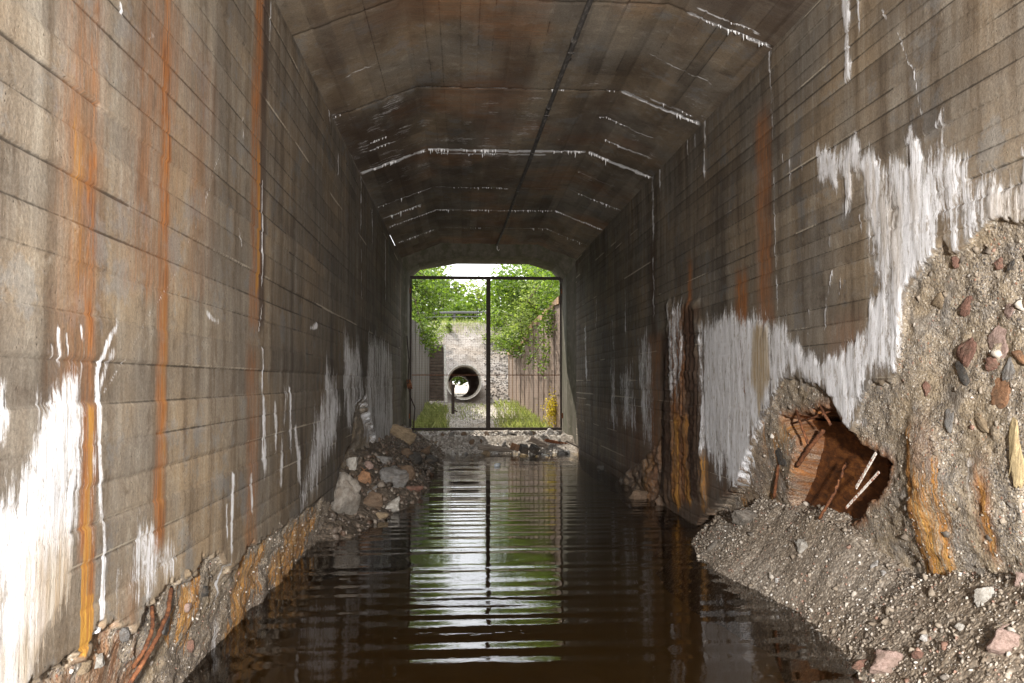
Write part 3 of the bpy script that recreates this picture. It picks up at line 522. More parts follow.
# crown: two haunches and a flat, boards run along the tunnel
def build_ceiling():
    sec = [(XL, ZH), (XCL, ZC), (XCR, ZC), (XR, ZH)]; L = [0]
    for a, b in zip(sec, sec[1:]): L.append(L[-1] + math.hypot(b[0] - a[0], b[1] - a[1]))
    s = np.unique(np.concatenate([np.linspace(L[i], L[i + 1], int((L[i + 1] - L[i]) / .014)) for i in range(3)]))
    yc = [Y0]
    while yc[-1] < 5: yc.append(yc[-1] + .05)
    while yc[-1] < Y1: yc.append(yc[-1] + max(.012, .0035 * yc[-1]))
    yc[-1] = Y1; yc = np.array(yc); S_, Y_ = np.meshgrid(s, yc, indexing='ij')
    px = np.interp(s, L, [p[0] for p in sec]); pz = np.interp(s, L, [p[1] for p in sec])
    nrm = np.array([(.366, -.93), (0, -1), (-.366, -.93)]); k = np.clip(np.searchsorted(L, s, side='right') - 1, 0, 2)
    off, joint, tone, lipw = boards(Y_, S_, .145, 21, 0, L[-1] + .3)
    ring = np.array([3.1, 5.4, 6.48, 8.5, 10.8, 12.9, 14.6, 16.3]); dr = np.min(np.abs(Y_[..., None] - ring), -1); bay = np.searchsorted(ring, Y_)
    off = off + .006 * (_T[(bay * 31) & 255, 7] - .5) * 2 + .010 * (fbm(Y_ * 1.2, S_ * 1.2, 3, 3.) - .5)
    cross = (np.floor(Y_ / .62 + 3 * _T[(k * 40)[:, None] & 255, 3])).astype(int)
    patch = _T[(cross * 3) & 255, (np.floor(S_ / .29).astype(int) * 5) & 255]; tone = tone + .20 * (patch - .5) + .9 * (fbm(Y_ * 1.0, S_ * 1.6, 3, 8.) - .5)
    joint = np.maximum(joint * .75, .5 * np.exp(-(dr / .02) ** 2)); off = off - .01 * np.exp(-(dr / .015) ** 2)
    wt = np.zeros(S_.shape); crust = []
    jit = (fbm(S_ * 5, Y_ * 0, 3, 4.) - .5) * .05
    def rl(y, s0, s1, wd, amt=1.0, slope=0):
        wd = wd * .8
        wv = wd * (.3 + 1.6 * fbm(S_ * 9, Y_ * .2, 3, y)); m = (1 - ss(wv * .5, wv * 1.6, np.abs(Y_ - y - slope * (S_ - s0) + jit))) * ss(s0 - .03, s0 + .05, S_) * ss(s1 + .03, s1 - .05, S_)
        nonlocal wt; wt = np.maximum(wt, amt * m); crust.append((y, s0, s1, wd, slope))
    e0, e1, e2, e3 = L
    rl(6.48, e2 + .15, e3, .030); rl(6.35, e2 + .2, e2 + .75, .018, .8); rl(8.5, e0, e1, .012, .8); rl(8.5, e1, e2, .014, .75); rl(8.5, e2, e3, .045); rl(8.38, e2 + .3, e2 + .8, .03, .7)
    rl(7.6, .25, .62, .02, .8, -.2); rl(7.45, e2 + .05, e2 + .72, .014, .8, .1); rl(9.35, e2 - .1, e2 + .6, .018, .75, .1); rl(10.1, e2 + .1, e3 - .15, .03, .8); rl(10.0, .2, .75, .02, .75, -.1); rl(9.7, .15, .5, .02, .6)
    rl(10.8, e0, e1, .05); rl(10.8, e1, e2, .045, .95); rl(10.8, e2, e3, .05); rl(10.95, e1 + .1, e2 - .5, .03, .9); rl(12.9, e0, e1, .03, .8); rl(12.9, e1, e2, .02, .7); rl(12.9, e2, e3, .03, .8); rl(11.8, e2, e3 - .3, .03, .6)
    rl(13.8, e0, e1 - .2, .05, .7); rl(14.6, e0, e3, .03, .7); rl(16.3, e0, e3, .03, .6); rl(5.4, e0 + .1, e1, .006, .6)
    pat = fbm(Y_ * 3, S_ * 4, 5, 12.); wt = np.maximum(wt, .42 * ss(.55, .72, pat) * ss(7.2, 8.6, Y_) * ss(13.5, 11, Y_))
    V = np.stack([px[:, None] + nrm[k][:, None, 0] * off, Y_, pz[:, None] + nrm[k][:, None, 1] * off], -1).reshape(-1, 3); zr = np.zeros(S_.size)
    me = np_mesh('ceiling', V, grid_faces(len(s), len(yc), flip=False), True, {'tone': np.clip(tone - .03, 0, 1), 'depth_tone': .22 + .20 * ss(5, 8, Y_), 'joint': joint, 'lip': lipw * .5, 'white': wt, 'rust': .35 * ss(.55, .75, fbm(Y_ * .9, S_ * 1.1, 3, 40.)), 'dark': .55 * ss(.45, .7, fbm(Y_ * .5, S_ * 2.2, 3, 77.)), 'orange': zr, 'spall': zr, 'stain': zr})
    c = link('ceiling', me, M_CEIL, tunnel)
    # calcite ridges with short stalactites: one crust per joint line
    rng = np.random.default_rng(4); sec_p = lambda q_: (np.interp(q_, L, [p[0] for p in sec]), np.interp(q_, L, [p[1] for p in sec]))
    for (y, s0, s1, wd, slope) in crust:
        mb = MB(); q_ = s0 + .03
        while q_ < s1 - .03:
            if rng.random() < .9 * float(ss(.45, .62, fbm(np.array(q_ * 3.1), np.array(y), 3, 6.))):
                x, z = sec_p(q_); yy = y + slope * (q_ - s0) - (float(fbm(np.array(q_ * 5), np.array(0.0), 3, 4.)) - .5) * .05; h = min(wd, .035) * rng.uniform(.2, 1.1) * (2.2 if rng.random() < .10 else 1)
                r_ = .12 * wd * rng.uniform(.5, 1.3) + .0025; mb.tube([(x, yy, z + .012), (x + rng.normal() * .002, yy, z - h * .4), (x + rng.normal() * .003, yy, z - h)], [r_ * 1.8, r_, r_ * .25], 5)
            q_ += rng.uniform(.012, .05)
        if mb.v: mb.obj('calcite_drips', M_CALC, c, smooth=True, kind='stuff')
    return c
ceiling = build_ceiling()

# portal collar at the far end: a thicker frame, its opening smaller than the bore
def collar():
    inn = [(-1.20, -.3), (-1.20, 3.93), (-.98, 4.12), (-.14, 4.27), (1.55, 4.27), (2.10, 4.10), (2.30, 3.85), (2.32, -.3)]
    out = [(XL - .35, -.4), (XL - .35, 4.2), (XCL - .6, 4.75), (XCL, 4.85), (XCR, 4.85), (XCR + .6, 4.75), (XR + .35, 4.2), (XR + .35, -.4)]
    bor = [(XL - .05, -.35), (XL - .05, ZH), (XCL - .3, ZC - .05), (XCL, ZC + .05), (XCR, ZC + .05), (XCR + .3, ZC - .05), (XR + .05, ZH), (XR + .05, -.35)]
    V = []; F = []; n = len(inn); rings = [(bor, Y1 - .10), (inn, Y1 + .45), (inn, YE), (out, YE), (out, Y1 - .1)]
    sub = 10; rg = []
    for pts, y in rings:
        l = []
        for i in range(n - 1):
            for t in np.linspace(0, 1, sub, endpoint=False): a, b = pts[i], pts[i + 1]; l.append((a[0] + (b[0] - a[0]) * t, y, a[1] + (b[1] - a[1]) * t))
        l.append((pts[-1][0], y, pts[-1][1])); rg.append(l)
    m_ = len(rg[0])
    for l in rg:
        for p in l: k = .012 * (float(fbm(np.array(p[2] * 3 + p[0]), np.array(p[1] * 3), 3)) - .5); V.append((p[0] + k, p[1], p[2] + k))
    for r_ in range(len(rg) - 1):
        for i in range(m_ - 1): F.append((r_ * m_ + i, r_ * m_ + i + 1, (r_ + 1) * m_ + i + 1, (r_ + 1) * m_ + i))
    mb = MB(); mb.add(V, F); return mb.obj('portal_collar', M_COLLAR, tunnel)
collar()
# outer shell (roof slab and wall backs) so the bore is a solid structure
mb = MB()
mb.box((XL - .33, (Y0 + Y1) / 2 - .05, 1.9), (.1, Y1 - Y0 - .1, 5.2)); mb.box((XR + .62, (Y0 + Y1) / 2 - .05, 1.9), (.1, Y1 - Y0 - .1, 5.2)); mb.box(((XL + XR) / 2 + .14, (Y0 + Y1) / 2 - .05, 4.80), (XR - XL + .84, Y1 - Y0 - .1, .35))
mb.obj('outer_shell', M_WINGL, tunnel)
mb = MB(); mb.box((XL - .30, Y0 - .15, 1.9), (.6, .3, 5.2)); mb.box((XR + .45, Y0 - .15, 1.9), (.9, .3, 5.2)); mb.box(((XL + XR) / 2, Y0 - .15, ZC + .33), (XR - XL - .01, .3, .5)); mb.obj('headwall', M_WINGL, tunnel)

# ------------------------------------------------------------------ banks of rubble
def heightfield(name, xs, ys, fz, mat, **pr):
    X_, Y_ = np.meshgrid(xs, ys, indexing='ij'); Z_ = fz(X_, Y_)
    return link(name, np_mesh(name, np.stack([X_, Y_, Z_], -1).reshape(-1, 3), grid_faces(len(xs), len(ys))), mat, **pr)
_e = [onZ(a, b, 0) for a, b in [(693, 541), (700, 556), (720, 572), (760, 592), (800, 612), (850, 657), (872, 690)]]
ey = [1.0, 2.5] + [p[1] for p in _e[::-1]] + [_e[0][1] + .25, 9.2]; ex = [1.55, 1.75] + [p[0] for p in _e[::-1]] + [2.32, 2.6]
ty = [1.0, 3.6, 4.8, 5.7, 7.0, 8.0, 9.0]; tz = [.75, .62, .38, .55, .50, .25, -.05]
def bankR(x, y):
    e = np.interp(y, ey, ex) + .03 * (fbm(y * 2, y * 0 + 1, 2) - .5); t = np.interp(y, ty, tz); sl = (np.maximum(t, .05) + .02) / np.maximum(2.52 - e, .12); t = np.maximum(t, -.02)
    z = (x - e) * sl; z = np.where(x > 2.52, t + (x - 2.52) * .15, z); z = z + .10 * (fbm(x * 3.5, y * 3.5, 4) - .5) * ss(-.15, .1, x - e) + .025 * (fbm(x * 22, y * 22, 3) - .5)
    return np.where(x < e - .15, np.maximum(z, -.34), z)
heightfield('gravel_bank', np.arange(1.4, 3.05, .014), np.arange(1.0, 9.2, .016), bankR, M_BANK, kind='structure')
_l = [onZ(a, b, 0) for a, b in [(325, 545), (352, 536), (380, 520), (404, 508), (423, 494), (428, 478), (438, 463), (445, 453)]]
ly = [p[1] for p in _l]; lx = [p[0] for p in _l]
def bankL(x, y):
    e = np.interp(y, ly + [18.6], lx + [-.2]) + .10 * (fbm(y * 2.5, y * 0 + 4, 3) - .5); t = np.interp(y, [7.6, 8.6, 10, 12, 14.5, 16, 18, 20], [-.1, .20, .46, .55, .60, .62, .58, .5]); w_ = e - XL + .05; t0 = t; t = np.maximum(t, .05)
    z = (e - x) * t / np.maximum(w_, .1) - .4 * ss(8.3, 7.6, y); z = z + .20 * (fbm(x * 3, y * 3, 4, 3.) - .5) * ss(-.1, .15, e - x) + .04 * (fbm(x * 14, y * 14, 3) - .5)
    return np.where(x > e + .15, np.maximum(z, -.34), z)
M_DBANK = ground_mat('dark_earth_rubble', (.05, .038, .028), (.11, .085, .062), (.19, .15, .115), 40)
heightfield('rubble_bank', np.arange(-1.55, .35, .02), np.arange(7.4, 19.0, .025), bankL, M_DBANK, kind='structure')

rng = np.random.default_rng(21)
def bank_scatter(name, fz, n, xr, yr, smin, smax, mat, keep, seed, p=3.0, sink=.3):
    r = np.random.default_rng(seed); y = r.uniform(*yr, n); x = r.uniform(*xr, n); k = keep(x, y); x = x[k]; y = y[k]; s = smin + (smax - smin) * r.random(len(x)) ** p
    z = fz(x, y) + s * (.5 - sink); return scatter_rocks(name, np.stack([x, y, z], 1), s, mat, seed=seed)
bank_scatter('gravel', bankR, 24000, (1.6, 2.75), (2.6, 8.6), .004, .017, M_GRAVEL, lambda x, y: (x > np.interp(y, ey, ex) - .05), 5, 3)
bank_scatter('gravel', bankR, 750, (1.6, 2.75), (2.2, 8.8), .015, .045, M_GRAVEL, lambda x, y: (x > np.interp(y, ey, ex) - .05), 6, 3)
bank_scatter('rubble', bankL, 2600, (-1.3, .1), (8, 18.6), .015, .07, M_DARKGRAVEL, lambda x, y: x < np.interp(y, ly + [18.6], lx + [-.2]) + .06, 7, 2.5)
# aggregate standing out of the broken wall
def embed(side, n, smin, smax, seed, parent, dy):
    r = np.random.default_rng(seed); A = AL if side == 'L' else AR; y = r.uniform(*dy, n); z = r.uniform(0, 2.6, n); i = np.clip(np.searchsorted(ya, y), 0, len(ya) - 1); j = np.clip(np.searchsorted(za, z), 0, len(za) - 1)
    k = (A['spall'][i, j] > .7) & (A['rust'][i, j] < .6); y = y[k]; z = z[k]; s = smin + (smax - smin) * r.random(len(y)) ** 3; x = wall_x(side, y, z, 0); x = x + (-s * .25 if side == 'L' else s * .25)
    return scatter_rocks('aggregate', np.stack([x, y, z], 1), s, M_GRAVEL, parent, seed=seed)
embed('R', 9000, .004, .014, 31, wallR, (2.9, 8.2)); embed('R', 700, .015, .05, 33, wallR, (2.9, 8.2)); embed('L', 6000, .004, .022, 32, wallL, (2.3, 8.8))

def rock_obj(name, loc, size, mat, rot=None, seed=0, parent=None, **pr):
    key = seed % 9
    if (key, mat.name) not in ROCK_MESH:
        V, F = hull_rock(500 + key, 18, 3, .34); ROCK_MESH[(key, mat.name)] = np_mesh('stone', V, F, False); ROCK_MESH[(key, mat.name)].materials.append(mat)
    o = link(name, ROCK_MESH[(key, mat.name)], None, parent, **pr); o.location = loc; o.scale = size if hasattr(size, '__len__') else (size,) * 3; o.rotation_euler = rot or (seed * 1.3, seed * .7, seed * 2.1); return o
# stones set in the right-hand core (sub-parts of the wall)
for (px, py, w_, h_, c, sd0) in [(955, 307, 9, 22, 'red', 1), (998, 311, 12, 14, 'pink', 2), (956, 355, 25, 20, 'red', 3), (985, 340, 24, 34, 'pink', 4), (982, 364, 12, 14, 'red', 5), (998, 369, 20, 14, 'grey', 6), (989, 392, 25, 26, 'orange', 7),
                                 (952, 375, 18, 13, 'dark', 8), (1010, 357, 10, 22, 'orange', 9), (1004, 455, 14, 60, 'yellow', 10), (772, 456, 13, 12, 'dark', 11), (989, 263, 9, 9, 'red', 12), (1002, 264, 12, 6, 'dark', 13), (950, 262, 9, 12, 'red', 14), (970, 425, 22, 12, 'tan', 15), (940, 420, 26, 10, 'grey', 16), (1014, 300, 14, 14, 'tan', 17), (930, 300, 10, 16, 'tan', 18), (917, 388, 10, 8, 'red', 19)]:
    p = onX(px, py, XR); k = p[1] / FOC; hy = w_ * k * p[1] / XR * .75; hz = h_ * k; hy = min(hy, hz * 1.6 + .02)
    rock_obj('stone', (wall_x('R', p[1], p[2], -.006), p[1], p[2]), (.03, hy / 1.15, hz / 1.15), S[c], (0, 0, 0) if h_ > 30 else (sd0 * .9, 0, 0), sd0, wallR)
for (px, py, w_, h_, c, sd0) in [(131, 634, 15, 12, 'grey', 3), (212, 592, 12, 10, 'dark', 4), (195, 608, 8, 10, 'pink', 5), (207, 646, 10, 8, 'red', 6), (178, 625, 12, 16, 'grey', 7), (95, 668, 12, 10, 'tan', 8), (110, 660, 10, 12, 'pale', 9), (160, 660, 12, 10, 'tan', 1), (185, 575, 8, 8, 'tan', 2)]:
    p = onX(px, py, XL); k = p[1] / FOC; rock_obj('stone', (wall_x('L', p[1], p[2], .004), p[1], p[2]), (.03, w_ * k * .9, h_ * k * .8), S[c], (sd0 * .9, 0, 0), sd0, wallL)

# reinforcement
def bar(name, side, pts, r, mat=M_RUST, lift=None, parent=None, **pr):
    Xp = XL if side == 'L' else XR; P_ = []
    for i, (a, b, dx) in enumerate(pts):
        p = onX(a, b, Xp + (dx if side == 'L' else -dx)); P_.append(p)
    Q = []
    for i in range(len(P_) - 1):
        for t in np.linspace(0, 1, 8, endpoint=False): Q.append(P_[i] * (1 - t) + P_[i + 1] * t + RNG.normal(size=3) * r * .12)
    Q.append(P_[-1]); mb = MB(); mb.tube(Q, [r * (1 + .18 * (i % 2)) for i in range(len(Q))], 8); return mb.obj(name, mat, parent, True, **pr)
bar('rebar', 'L', [(152, 606, -.03), (153, 628, .02), (145, 649, .03), (133, 668, -.03)], .008, parent=wallL)
bar('rebar', 'L', [(171, 588, -.03), (168, 613, .02), (157, 638, .04), (141, 666, .03), (126, 690, -.02)], .009, parent=wallL)
for pts, r_ in [([(796, 408, -.08), (800, 422, 0), (808, 444, -.02)], .009), ([(819, 403, -.06), (824, 414, 0), (831, 425, -.04)], .009), ([(790, 424, -.10), (812, 418, -.03), (838, 408, -.10)], .007), ([(846, 462, -.14), (835, 492, -.05), (819, 519, .0)], .010), ([(824, 430, -.16), (810, 447, -.10), (797, 466, -.08)], .015),
                ([(891, 394, -.06), (872, 412, -.045), (848, 430, -.07)], .008), ([(786, 440, -.1), (778, 470, -.08), (774, 498, -.10)], .012)]:
    bar('rebar', 'R', pts, r_, parent=wallR)
# rusted plate at the back of the cavity
a = [onX(*q_, XR + .26) for q_ in [(778, 418), (888, 425), (888, 535), (774, 535)]]
mb = MB(); mb.add([tuple(p) for p in a] + [tuple(p + np.array([.02, 0, 0])) for p in a], [(0, 1, 2, 3), (7, 6, 5, 4), (0, 4, 5, 1), (1, 5, 6, 2), (2, 6, 7, 3), (3, 7, 4, 0)]); mb.obj('rusted_plate', M_PLATE, wallR)

# laths lying in front of the cavity
def lath(px0, px1, dx0, dx1, wdt, label):
    a = onX(*px0, XR - dx0); b = onX(*px1, XR - dx1); m_ = (a + b) / 2; mb = MB(); d = b - a; Ln = np.linalg.norm(d); u = d / Ln; v = np.cross(u, [1, 0, 0]); v /= np.linalg.norm(v); n_ = np.cross(u, v)
    V = []
    for t in (0, .33, .66, 1):
        for s1, s2 in ((-1, -1), (1, -1), (1, 1), (-1, 1)): V.append(a + d * t + v * s1 * wdt * (1 - .1 * abs(t - .5)) + n_ * s2 * .004 - m_)
    F = [(0, 3, 2, 1), (12, 13, 14, 15)]
    for k in range(3):
        for i in range(4): F.append((k * 4 + i, k * 4 + (i + 1) % 4, k * 4 + 4 + (i + 1) % 4, k * 4 + 4 + i))
    mb.add(V, F); o = mb.obj('lath', M_LATH, bevel=.001); o.location = m_; tag(o, label, 'lath')
lath((876, 453), (856, 488), .0, .03, .010, 'straight whitish lath leaning across the right lip of the rusty cavity')
lath((879, 472), (846, 508), -.02, .05, .008, 'lower rust-blotched lath lying below the straight one beside the cavity')

# ------------------------------------------------------------------ loose stones one can pick out
def on_bank(px, py, fz, dz=0):
    d = ray(px, py); t = 2.0
    while t < 30:
        p = CAM + d * t
        if p[2] < float(fz(np.array(p[0]), np.array(p[1]))) + dz: return p
        t += .01
    return onZ(px, py, 0)
def loose(px, py, wpx, hpx, mat, label, fz, seed, cat='stone', group=None, flat=1.0, name='stone', rot=None):
    p = on_bank(px, py, fz); k = p[1] / FOC; o = rock_obj(name, p + np.array([0, 0, hpx * k * .18]), (wpx * k / 1.45, (wpx + hpx) / 2 * k / 1.45 * flat, hpx * k / 1.45), S[mat], rot or (0.1 * seed, .15 * (seed % 3), seed * 1.7), seed); tag(o, label, cat, group); return o
loose(744, 521, 34, 16, 'crust', 'broad pale grey lump high on the gravel bank left of the rusty cavity', bankR, 1)
loose(712, 547, 14, 9, 'crust', 'small grey stone at the left tip of the gravel bank by the water', bankR, 2)
loose(803, 549, 18, 15, 'pale', 'pale yellowish stone on the gravel slope below the rusty cavity', bankR, 3)
loose(985, 600, 12, 26, 'pale', 'upright cream stone standing on the gravel at the foot of the ochre stained core', bankR, 4)
loose(887, 668, 34, 24, 'pink', 'large pink and white stone at the bottom edge of the gravel bank', bankR, 5)
loose(862, 667, 24, 10, 'red', 'flat reddish stone at the waterline beside the large pink stone', bankR, 6)
loose(1003, 650, 32, 26, 'pink', 'large pinkish stone in the lower right corner on the gravel', bankR, 7)
loose(960, 630, 9, 9, 'pale', 'small pale stone on the gravel between the cream stone and the pink one', bankR, 8)
loose(918, 657, 16, 9, 'red', 'small red stone just right of the large pink and white stone', bankR, 1)
loose(874, 566, 11, 8, 'white', 'small white chip on the gravel left of the ochre streaked rib', bankR, 2)
loose(884, 574, 7, 6, 'white', 'tiny white chip just below another on the gravel left of the rib', bankR, 3)
loose(778, 581, 5, 6, 'white', 'tiny white stone low on the gravel bank near the water', bankR, 4)
loose(1020, 583, 10, 16, 'pink', 'pinkish stone at the right picture edge above the gravel', bankR, 5)
loose(925, 640, 10, 8, 'white', 'small white stone above the red one on the lower gravel bank', bankR, 6)
# left pile
loose(343, 512, 32, 50, 'crust', 'tall crusty boulder of broken concrete at the foot of the left wall', bankL, 8, 'boulder', rot=(.1, .2, .4), flat=.8)
loose(341, 480, 16, 12, 'pale', 'paler crusted cap stone on the shoulder of the tall left boulder', bankL, 3)
loose(392, 484, 27, 24, 'grey', 'grey angular block in the middle of the left rubble pile', bankL, 5, rot=(.3, .1, .7))
loose(390, 509, 26, 15, 'pale', 'pale grey slab at the waterline below the grey angular block', bankL, 2)
loose(364, 482, 15, 14, 'orange', 'bright orange stone in the left rubble pile beside the tall boulder', bankL, 7)
loose(352, 468, 10, 20, 'pale', 'small upright pale stone leaning on the left wall', bankL, 4)
loose(412, 492, 24, 8, 'red', 'flat reddish brown slab in the water right of the grey block', bankL, 6)
loose(408, 478, 16, 18, 'brown', 'dark brown block just behind the grey angular block', bankL, 1)
loose(402, 440, 26, 20, 'tan', 'tilted tan brown slab leaning high on the left rubble bank', bankL, 5, rot=(.5, .5, .3), flat=.4)
loose(373, 505, 22, 16, 'brown', 'brown stone low in the left pile between boulder and pale slab', bankL, 7)
loose(372, 493, 14, 10, 'grey', 'small grey stone under the bright orange one', bankL, 2)
loose(381, 518, 14, 8, 'tan', 'small tan stone at the water edge beneath the pale slab', bankL, 6)
loose(368, 468, 10, 9, 'pink', 'small pinkish stone above the bright orange one', bankL, 8)
loose(384, 463, 18, 12, 'grey', 'mid grey stone above the grey angular block', bankL, 4)
loose(430, 462, 20, 10, 'dark', 'black wet stone at the far tip of the left rubble bank', bankL, 3)
loose(415, 462, 20, 14, 'dark', 'dark wet stone behind the far tip of the left rubble bank', bankL, 1)
loose(405, 456, 16, 10, 'brown', 'brown stone below the tilted tan slab', bankL, 5)
loose(425, 452, 14, 8, 'brown', 'small brown stone next to the dam of debris on the left', bankL, 2)
loose(640, 500, 22, 14, 'brown', 'brown rubble lump at the foot of the right wall in mid tunnel', lambda x, y: np.zeros_like(x) - .02, 6)
loose(602, 470, 10, 8, 'dark', 'small dark stone in the water at the right wall near the far mouth', lambda x, y: np.zeros_like(x) - .02, 4)
# dam of debris at the far mouth
def damz(x, y): return gz(x, y)
r = np.random.default_rng(55)
cols = ['white', 'grey', 'pale', 'dark', 'tan', 'brown', 'white', 'grey']
for i in range(70):
    x = r.uniform(-.75, 2.2); y = 17.55 + 1.5 * r.random() ** 1.3; s = r.uniform(.03, .11); z = max(float(gz(np.array(x), np.array(y))), -.03); c = cols[r.integers(0, 8)]
    o = rock_obj('stone', (x, y, z + s * .25), (s * r.uniform(.9, 1.7), s, s * .6), S[c], None, i); tag(o, '%s %s dam stone %s, %s' % ('bigger' if s > .075 else 'small', {'white': 'whitish', 'grey': 'grey', 'pale': 'pale', 'dark': 'black', 'tan': 'tan', 'brown': 'brown'}[c], 'near the rubble bank' if x < .1 else 'left of the gate post' if x < .6 else 'right of the gate post' if x < 1.3 else 'by the right jamb', 'at the water edge' if y < 17.95 else 'amid the heap' if y < 18.5 else 'before the bottom rail'), 'stone', 'stones of the dam')
n = 900; x = r.uniform(-1.1, 2.3, n); y = r.uniform(17.4, 19.8, n); scatter_rocks('dam_gravel', np.stack([x, y, gz(x, y) + .01], 1), r.uniform(.015, .05, n), M_PALEG, seed=9)
def log_obj(px0, px1, rr_, mat, label, Y, name='log', cat='log'):
    a = onY(*px0, Y); b = onY(*px1, Y + .05); c0 = (a + b) / 2; mb = MB(); mb.tube([a - c0, (b - a) * .15 , b - c0], [rr_, rr_ * 1.05, rr_ * .95], 9); o = mb.obj(name, mat, smooth=False); o.location = c0; tag(o, label, cat)
log_obj((478, 447), (512, 450), .055, M_WOOD, 'weathered pale log lying at the water edge below the gate post', 17.9)
log_obj((530, 438), (548, 447), .06, M_WOOD, 'short stubby log leaning on the dam right of the gate post', 18.1)
log_obj((545, 440), (580, 447), .035, M_RUST, 'thin dark pole lying along the top of the dam on the right', 18.3, 'pole', 'pole')
log_obj((566, 441), (598, 457), .016, M_WOOD, 'thin pale stick slanting from dam into the water by the right wall', 17.6, 'stick', 'stick')
log_obj((548, 432), (568, 436), .03, M_WOOD, 'dark short branch on the dam close to the right jamb', 18.9, 'branch', 'branch')
def brick(px, py, Y, sz, rot, mat, label):
    mb = MB(); mb.box((0, 0, 0), sz); o = mb.obj('brick', mat, bevel=.006); o.location = onY(px, py, Y); o.rotation_euler = rot; tag(o, label, 'brick')
brick(515, 447, 17.8, (.10, .2, .14), (.1, .3, .5), S['orange'], 'orange brick standing in the debris dam near the middle')
brick(524, 449, 17.8, (.16, .2, .15), (.3, .2, .2), S['dark'], 'black sooty block right of the orange brick')
brick(534, 449, 17.7, (.15, .16, .15), (.5, .2, .8), S['dark'], 'second black block nearer the right end of the dam')
# litter floating
def bottle(px, py, ang, label):
    p = onZ(px, py, .02); t = thing('plastic_bottle', label, 'bottle', tuple(p)); t.rotation_euler = (0, 0, ang)
    m = NT('cloudy_plastic'); mat = m.fin((.62, .66, .70), .25)
    mb = MB(); mb.tube([(-.10, 0, 0), (-.095, 0, 0), (.03, 0, .005), (.06, 0, .007), (.085, 0, .008)], [.02, .032, .032, .026, .013], 10); mb.obj('bottle_body', mat, t, True)
    mb = MB(); mb.tube([(.085, 0, .008), (.105, 0, .009)], [.015, .015], 10); mb.obj('cap', S['pale'], t)
bottle(498, 465, rad(62), 'cloudy plastic bottle floating on the water in front of the dam')
for (px, py, sz, lb) in [(545, 455, .07, 'white scrap of foam floating in the water right of the bottle'), (559, 453, .06, 'smaller white scrap floating closest to the right wall')]:
    mb = MB(); mb.box((0, 0, 0), (sz * 1.3, sz * 2.2, .03), (.1, .1, .4)); o = mb.obj('foam_scrap', M_PAINT, bevel=.006); o.location = onZ(px, py, .012); tag(o, lb, 'litter')

# ------------------------------------------------------------------ conduit under the crown
t = thing('ceiling_conduit', 'weathered grey conduit hung along the crown of the tunnel', 'pipe', (.9, 0, ZC))
cy = np.linspace(Y0 + .2, 18.0, 60); cx = np.interp(cy, [0, 6.44, 18.05], [1.08, .963, .74]); cz = ZC - .060 - .012 * np.sin(cy * 1.3) + .004 * np.sin(cy * 5)
mb = MB(); mb.tube([(x - .9, y, z - ZC) for x, y, z in zip(cx, cy, cz)], .023, 10); mb.obj('conduit_pipe', M_CABLE, t, True)
for y in (2.2, 5.1, 7.1, 8.9, 10.6, 12.6, 14.6, 16.6):
    x = float(np.interp(y, [0, 6.44, 18.05], [1.08, .963, .74])) - .9; z = -.055 - .012 * math.sin(y * 1.3)
    mb = MB(); mb.tube([(x, y - .04, z), (x, y + .04, z)], .027, 10); mb.obj('coupling', M_CABLE, t, True)
    mb = MB(); mb.box((x, y + .2, z / 2 + .004), (.02, .02, abs(z) + .02)); mb.box((x, y + .2, z - .027), (.055, .022, .005)); mb.obj('bracket', M_CABLE, t)
mb = MB(); mb.tube([(-.16, 18.0, -.07), (-.16, 18.02, -.14), (-.13, 18.03, -.17), (-.11, 18.03, -.14)], .007, 6); mb.obj('end_hook', M_PAINT, t, True)

# ------------------------------------------------------------------ gate
GY_ = 19.45
gate = thing('gate', 'black steel gate frame with one centre post across the far mouth', 'gate', (.6, GY_, .40))
def gp(px, py): p = onY(px, py, GY_); return p - np.array([.6, GY_, .40])
zt = gp(488, 278)[2]; zb = gp(488, 429)[2]; xl = -1.19 - .6; xr = 2.29 - .6
mb = MB(); mb.box(((xl + xr) / 2, 0, zt), (xr - xl, .06, .07)); mb.obj('top_rail', M_BLACK, gate, bevel=.004)
mb = MB(); mb.box(((xl + xr) / 2, -.002, zb), (xr - xl, .06, .065)); mb.obj('bottom_rail', M_BLACK, gate, bevel=.004)
xc = gp(488, 350)[0]; mb = MB(); mb.box((xc, -.003, (zt + zb) / 2 + .0), (.085, .075, zt - zb + .05)); mb.obj('centre_post', M_BLACK, gate, bevel=.004)
mb = MB(); mb.box((xc + .05, .01, (zt + zb) / 2), (.014, .03, zt - zb - .07)); mb.obj('lock_strip', M_BLACK, gate)
for x in (xl + .02, xr - .02): mb = MB(); mb.box((x, .004, (zt + zb) / 2), (.045, .05, zt - zb - .075)); mb.obj('side_post', M_BLACK, gate, bevel=.003)
zm = gp(488, 375)[2]; mb = MB(); mb.box(((xl + xr) / 2, .012, zm), (xr - xl - .1, .012, .018)); mb.obj('middle_rail', M_RUST, gate)
mb = MB()
for x in np.arange(xl + .06, xr - .05, .055): mb.box((x, .024, (zt + zb) / 2), (.0016, .0016, zt - zb - .08))
for z in np.arange(zb + .06, zt - .05, .055): mb.box(((xl + xr) / 2, .028, z), (xr - xl - .1, .0016, .0016))
mb.obj('wire_mesh', M_RUST, gate, kind='stuff')
for z in (zb + .3, zt - .3):
    for x in (xl - .005, xr + .005): mb = MB(); mb.tube([(x, -.02, z - .06), (x, -.02, z + .06)], .02, 8); mb.obj('hinge', M_RUST, gate)
mb = MB(); mb.box((xc, -.06, zm + .05), (.08, .05, .10)); mb.obj('lock_box', M_BLACK, gate, bevel=.005)
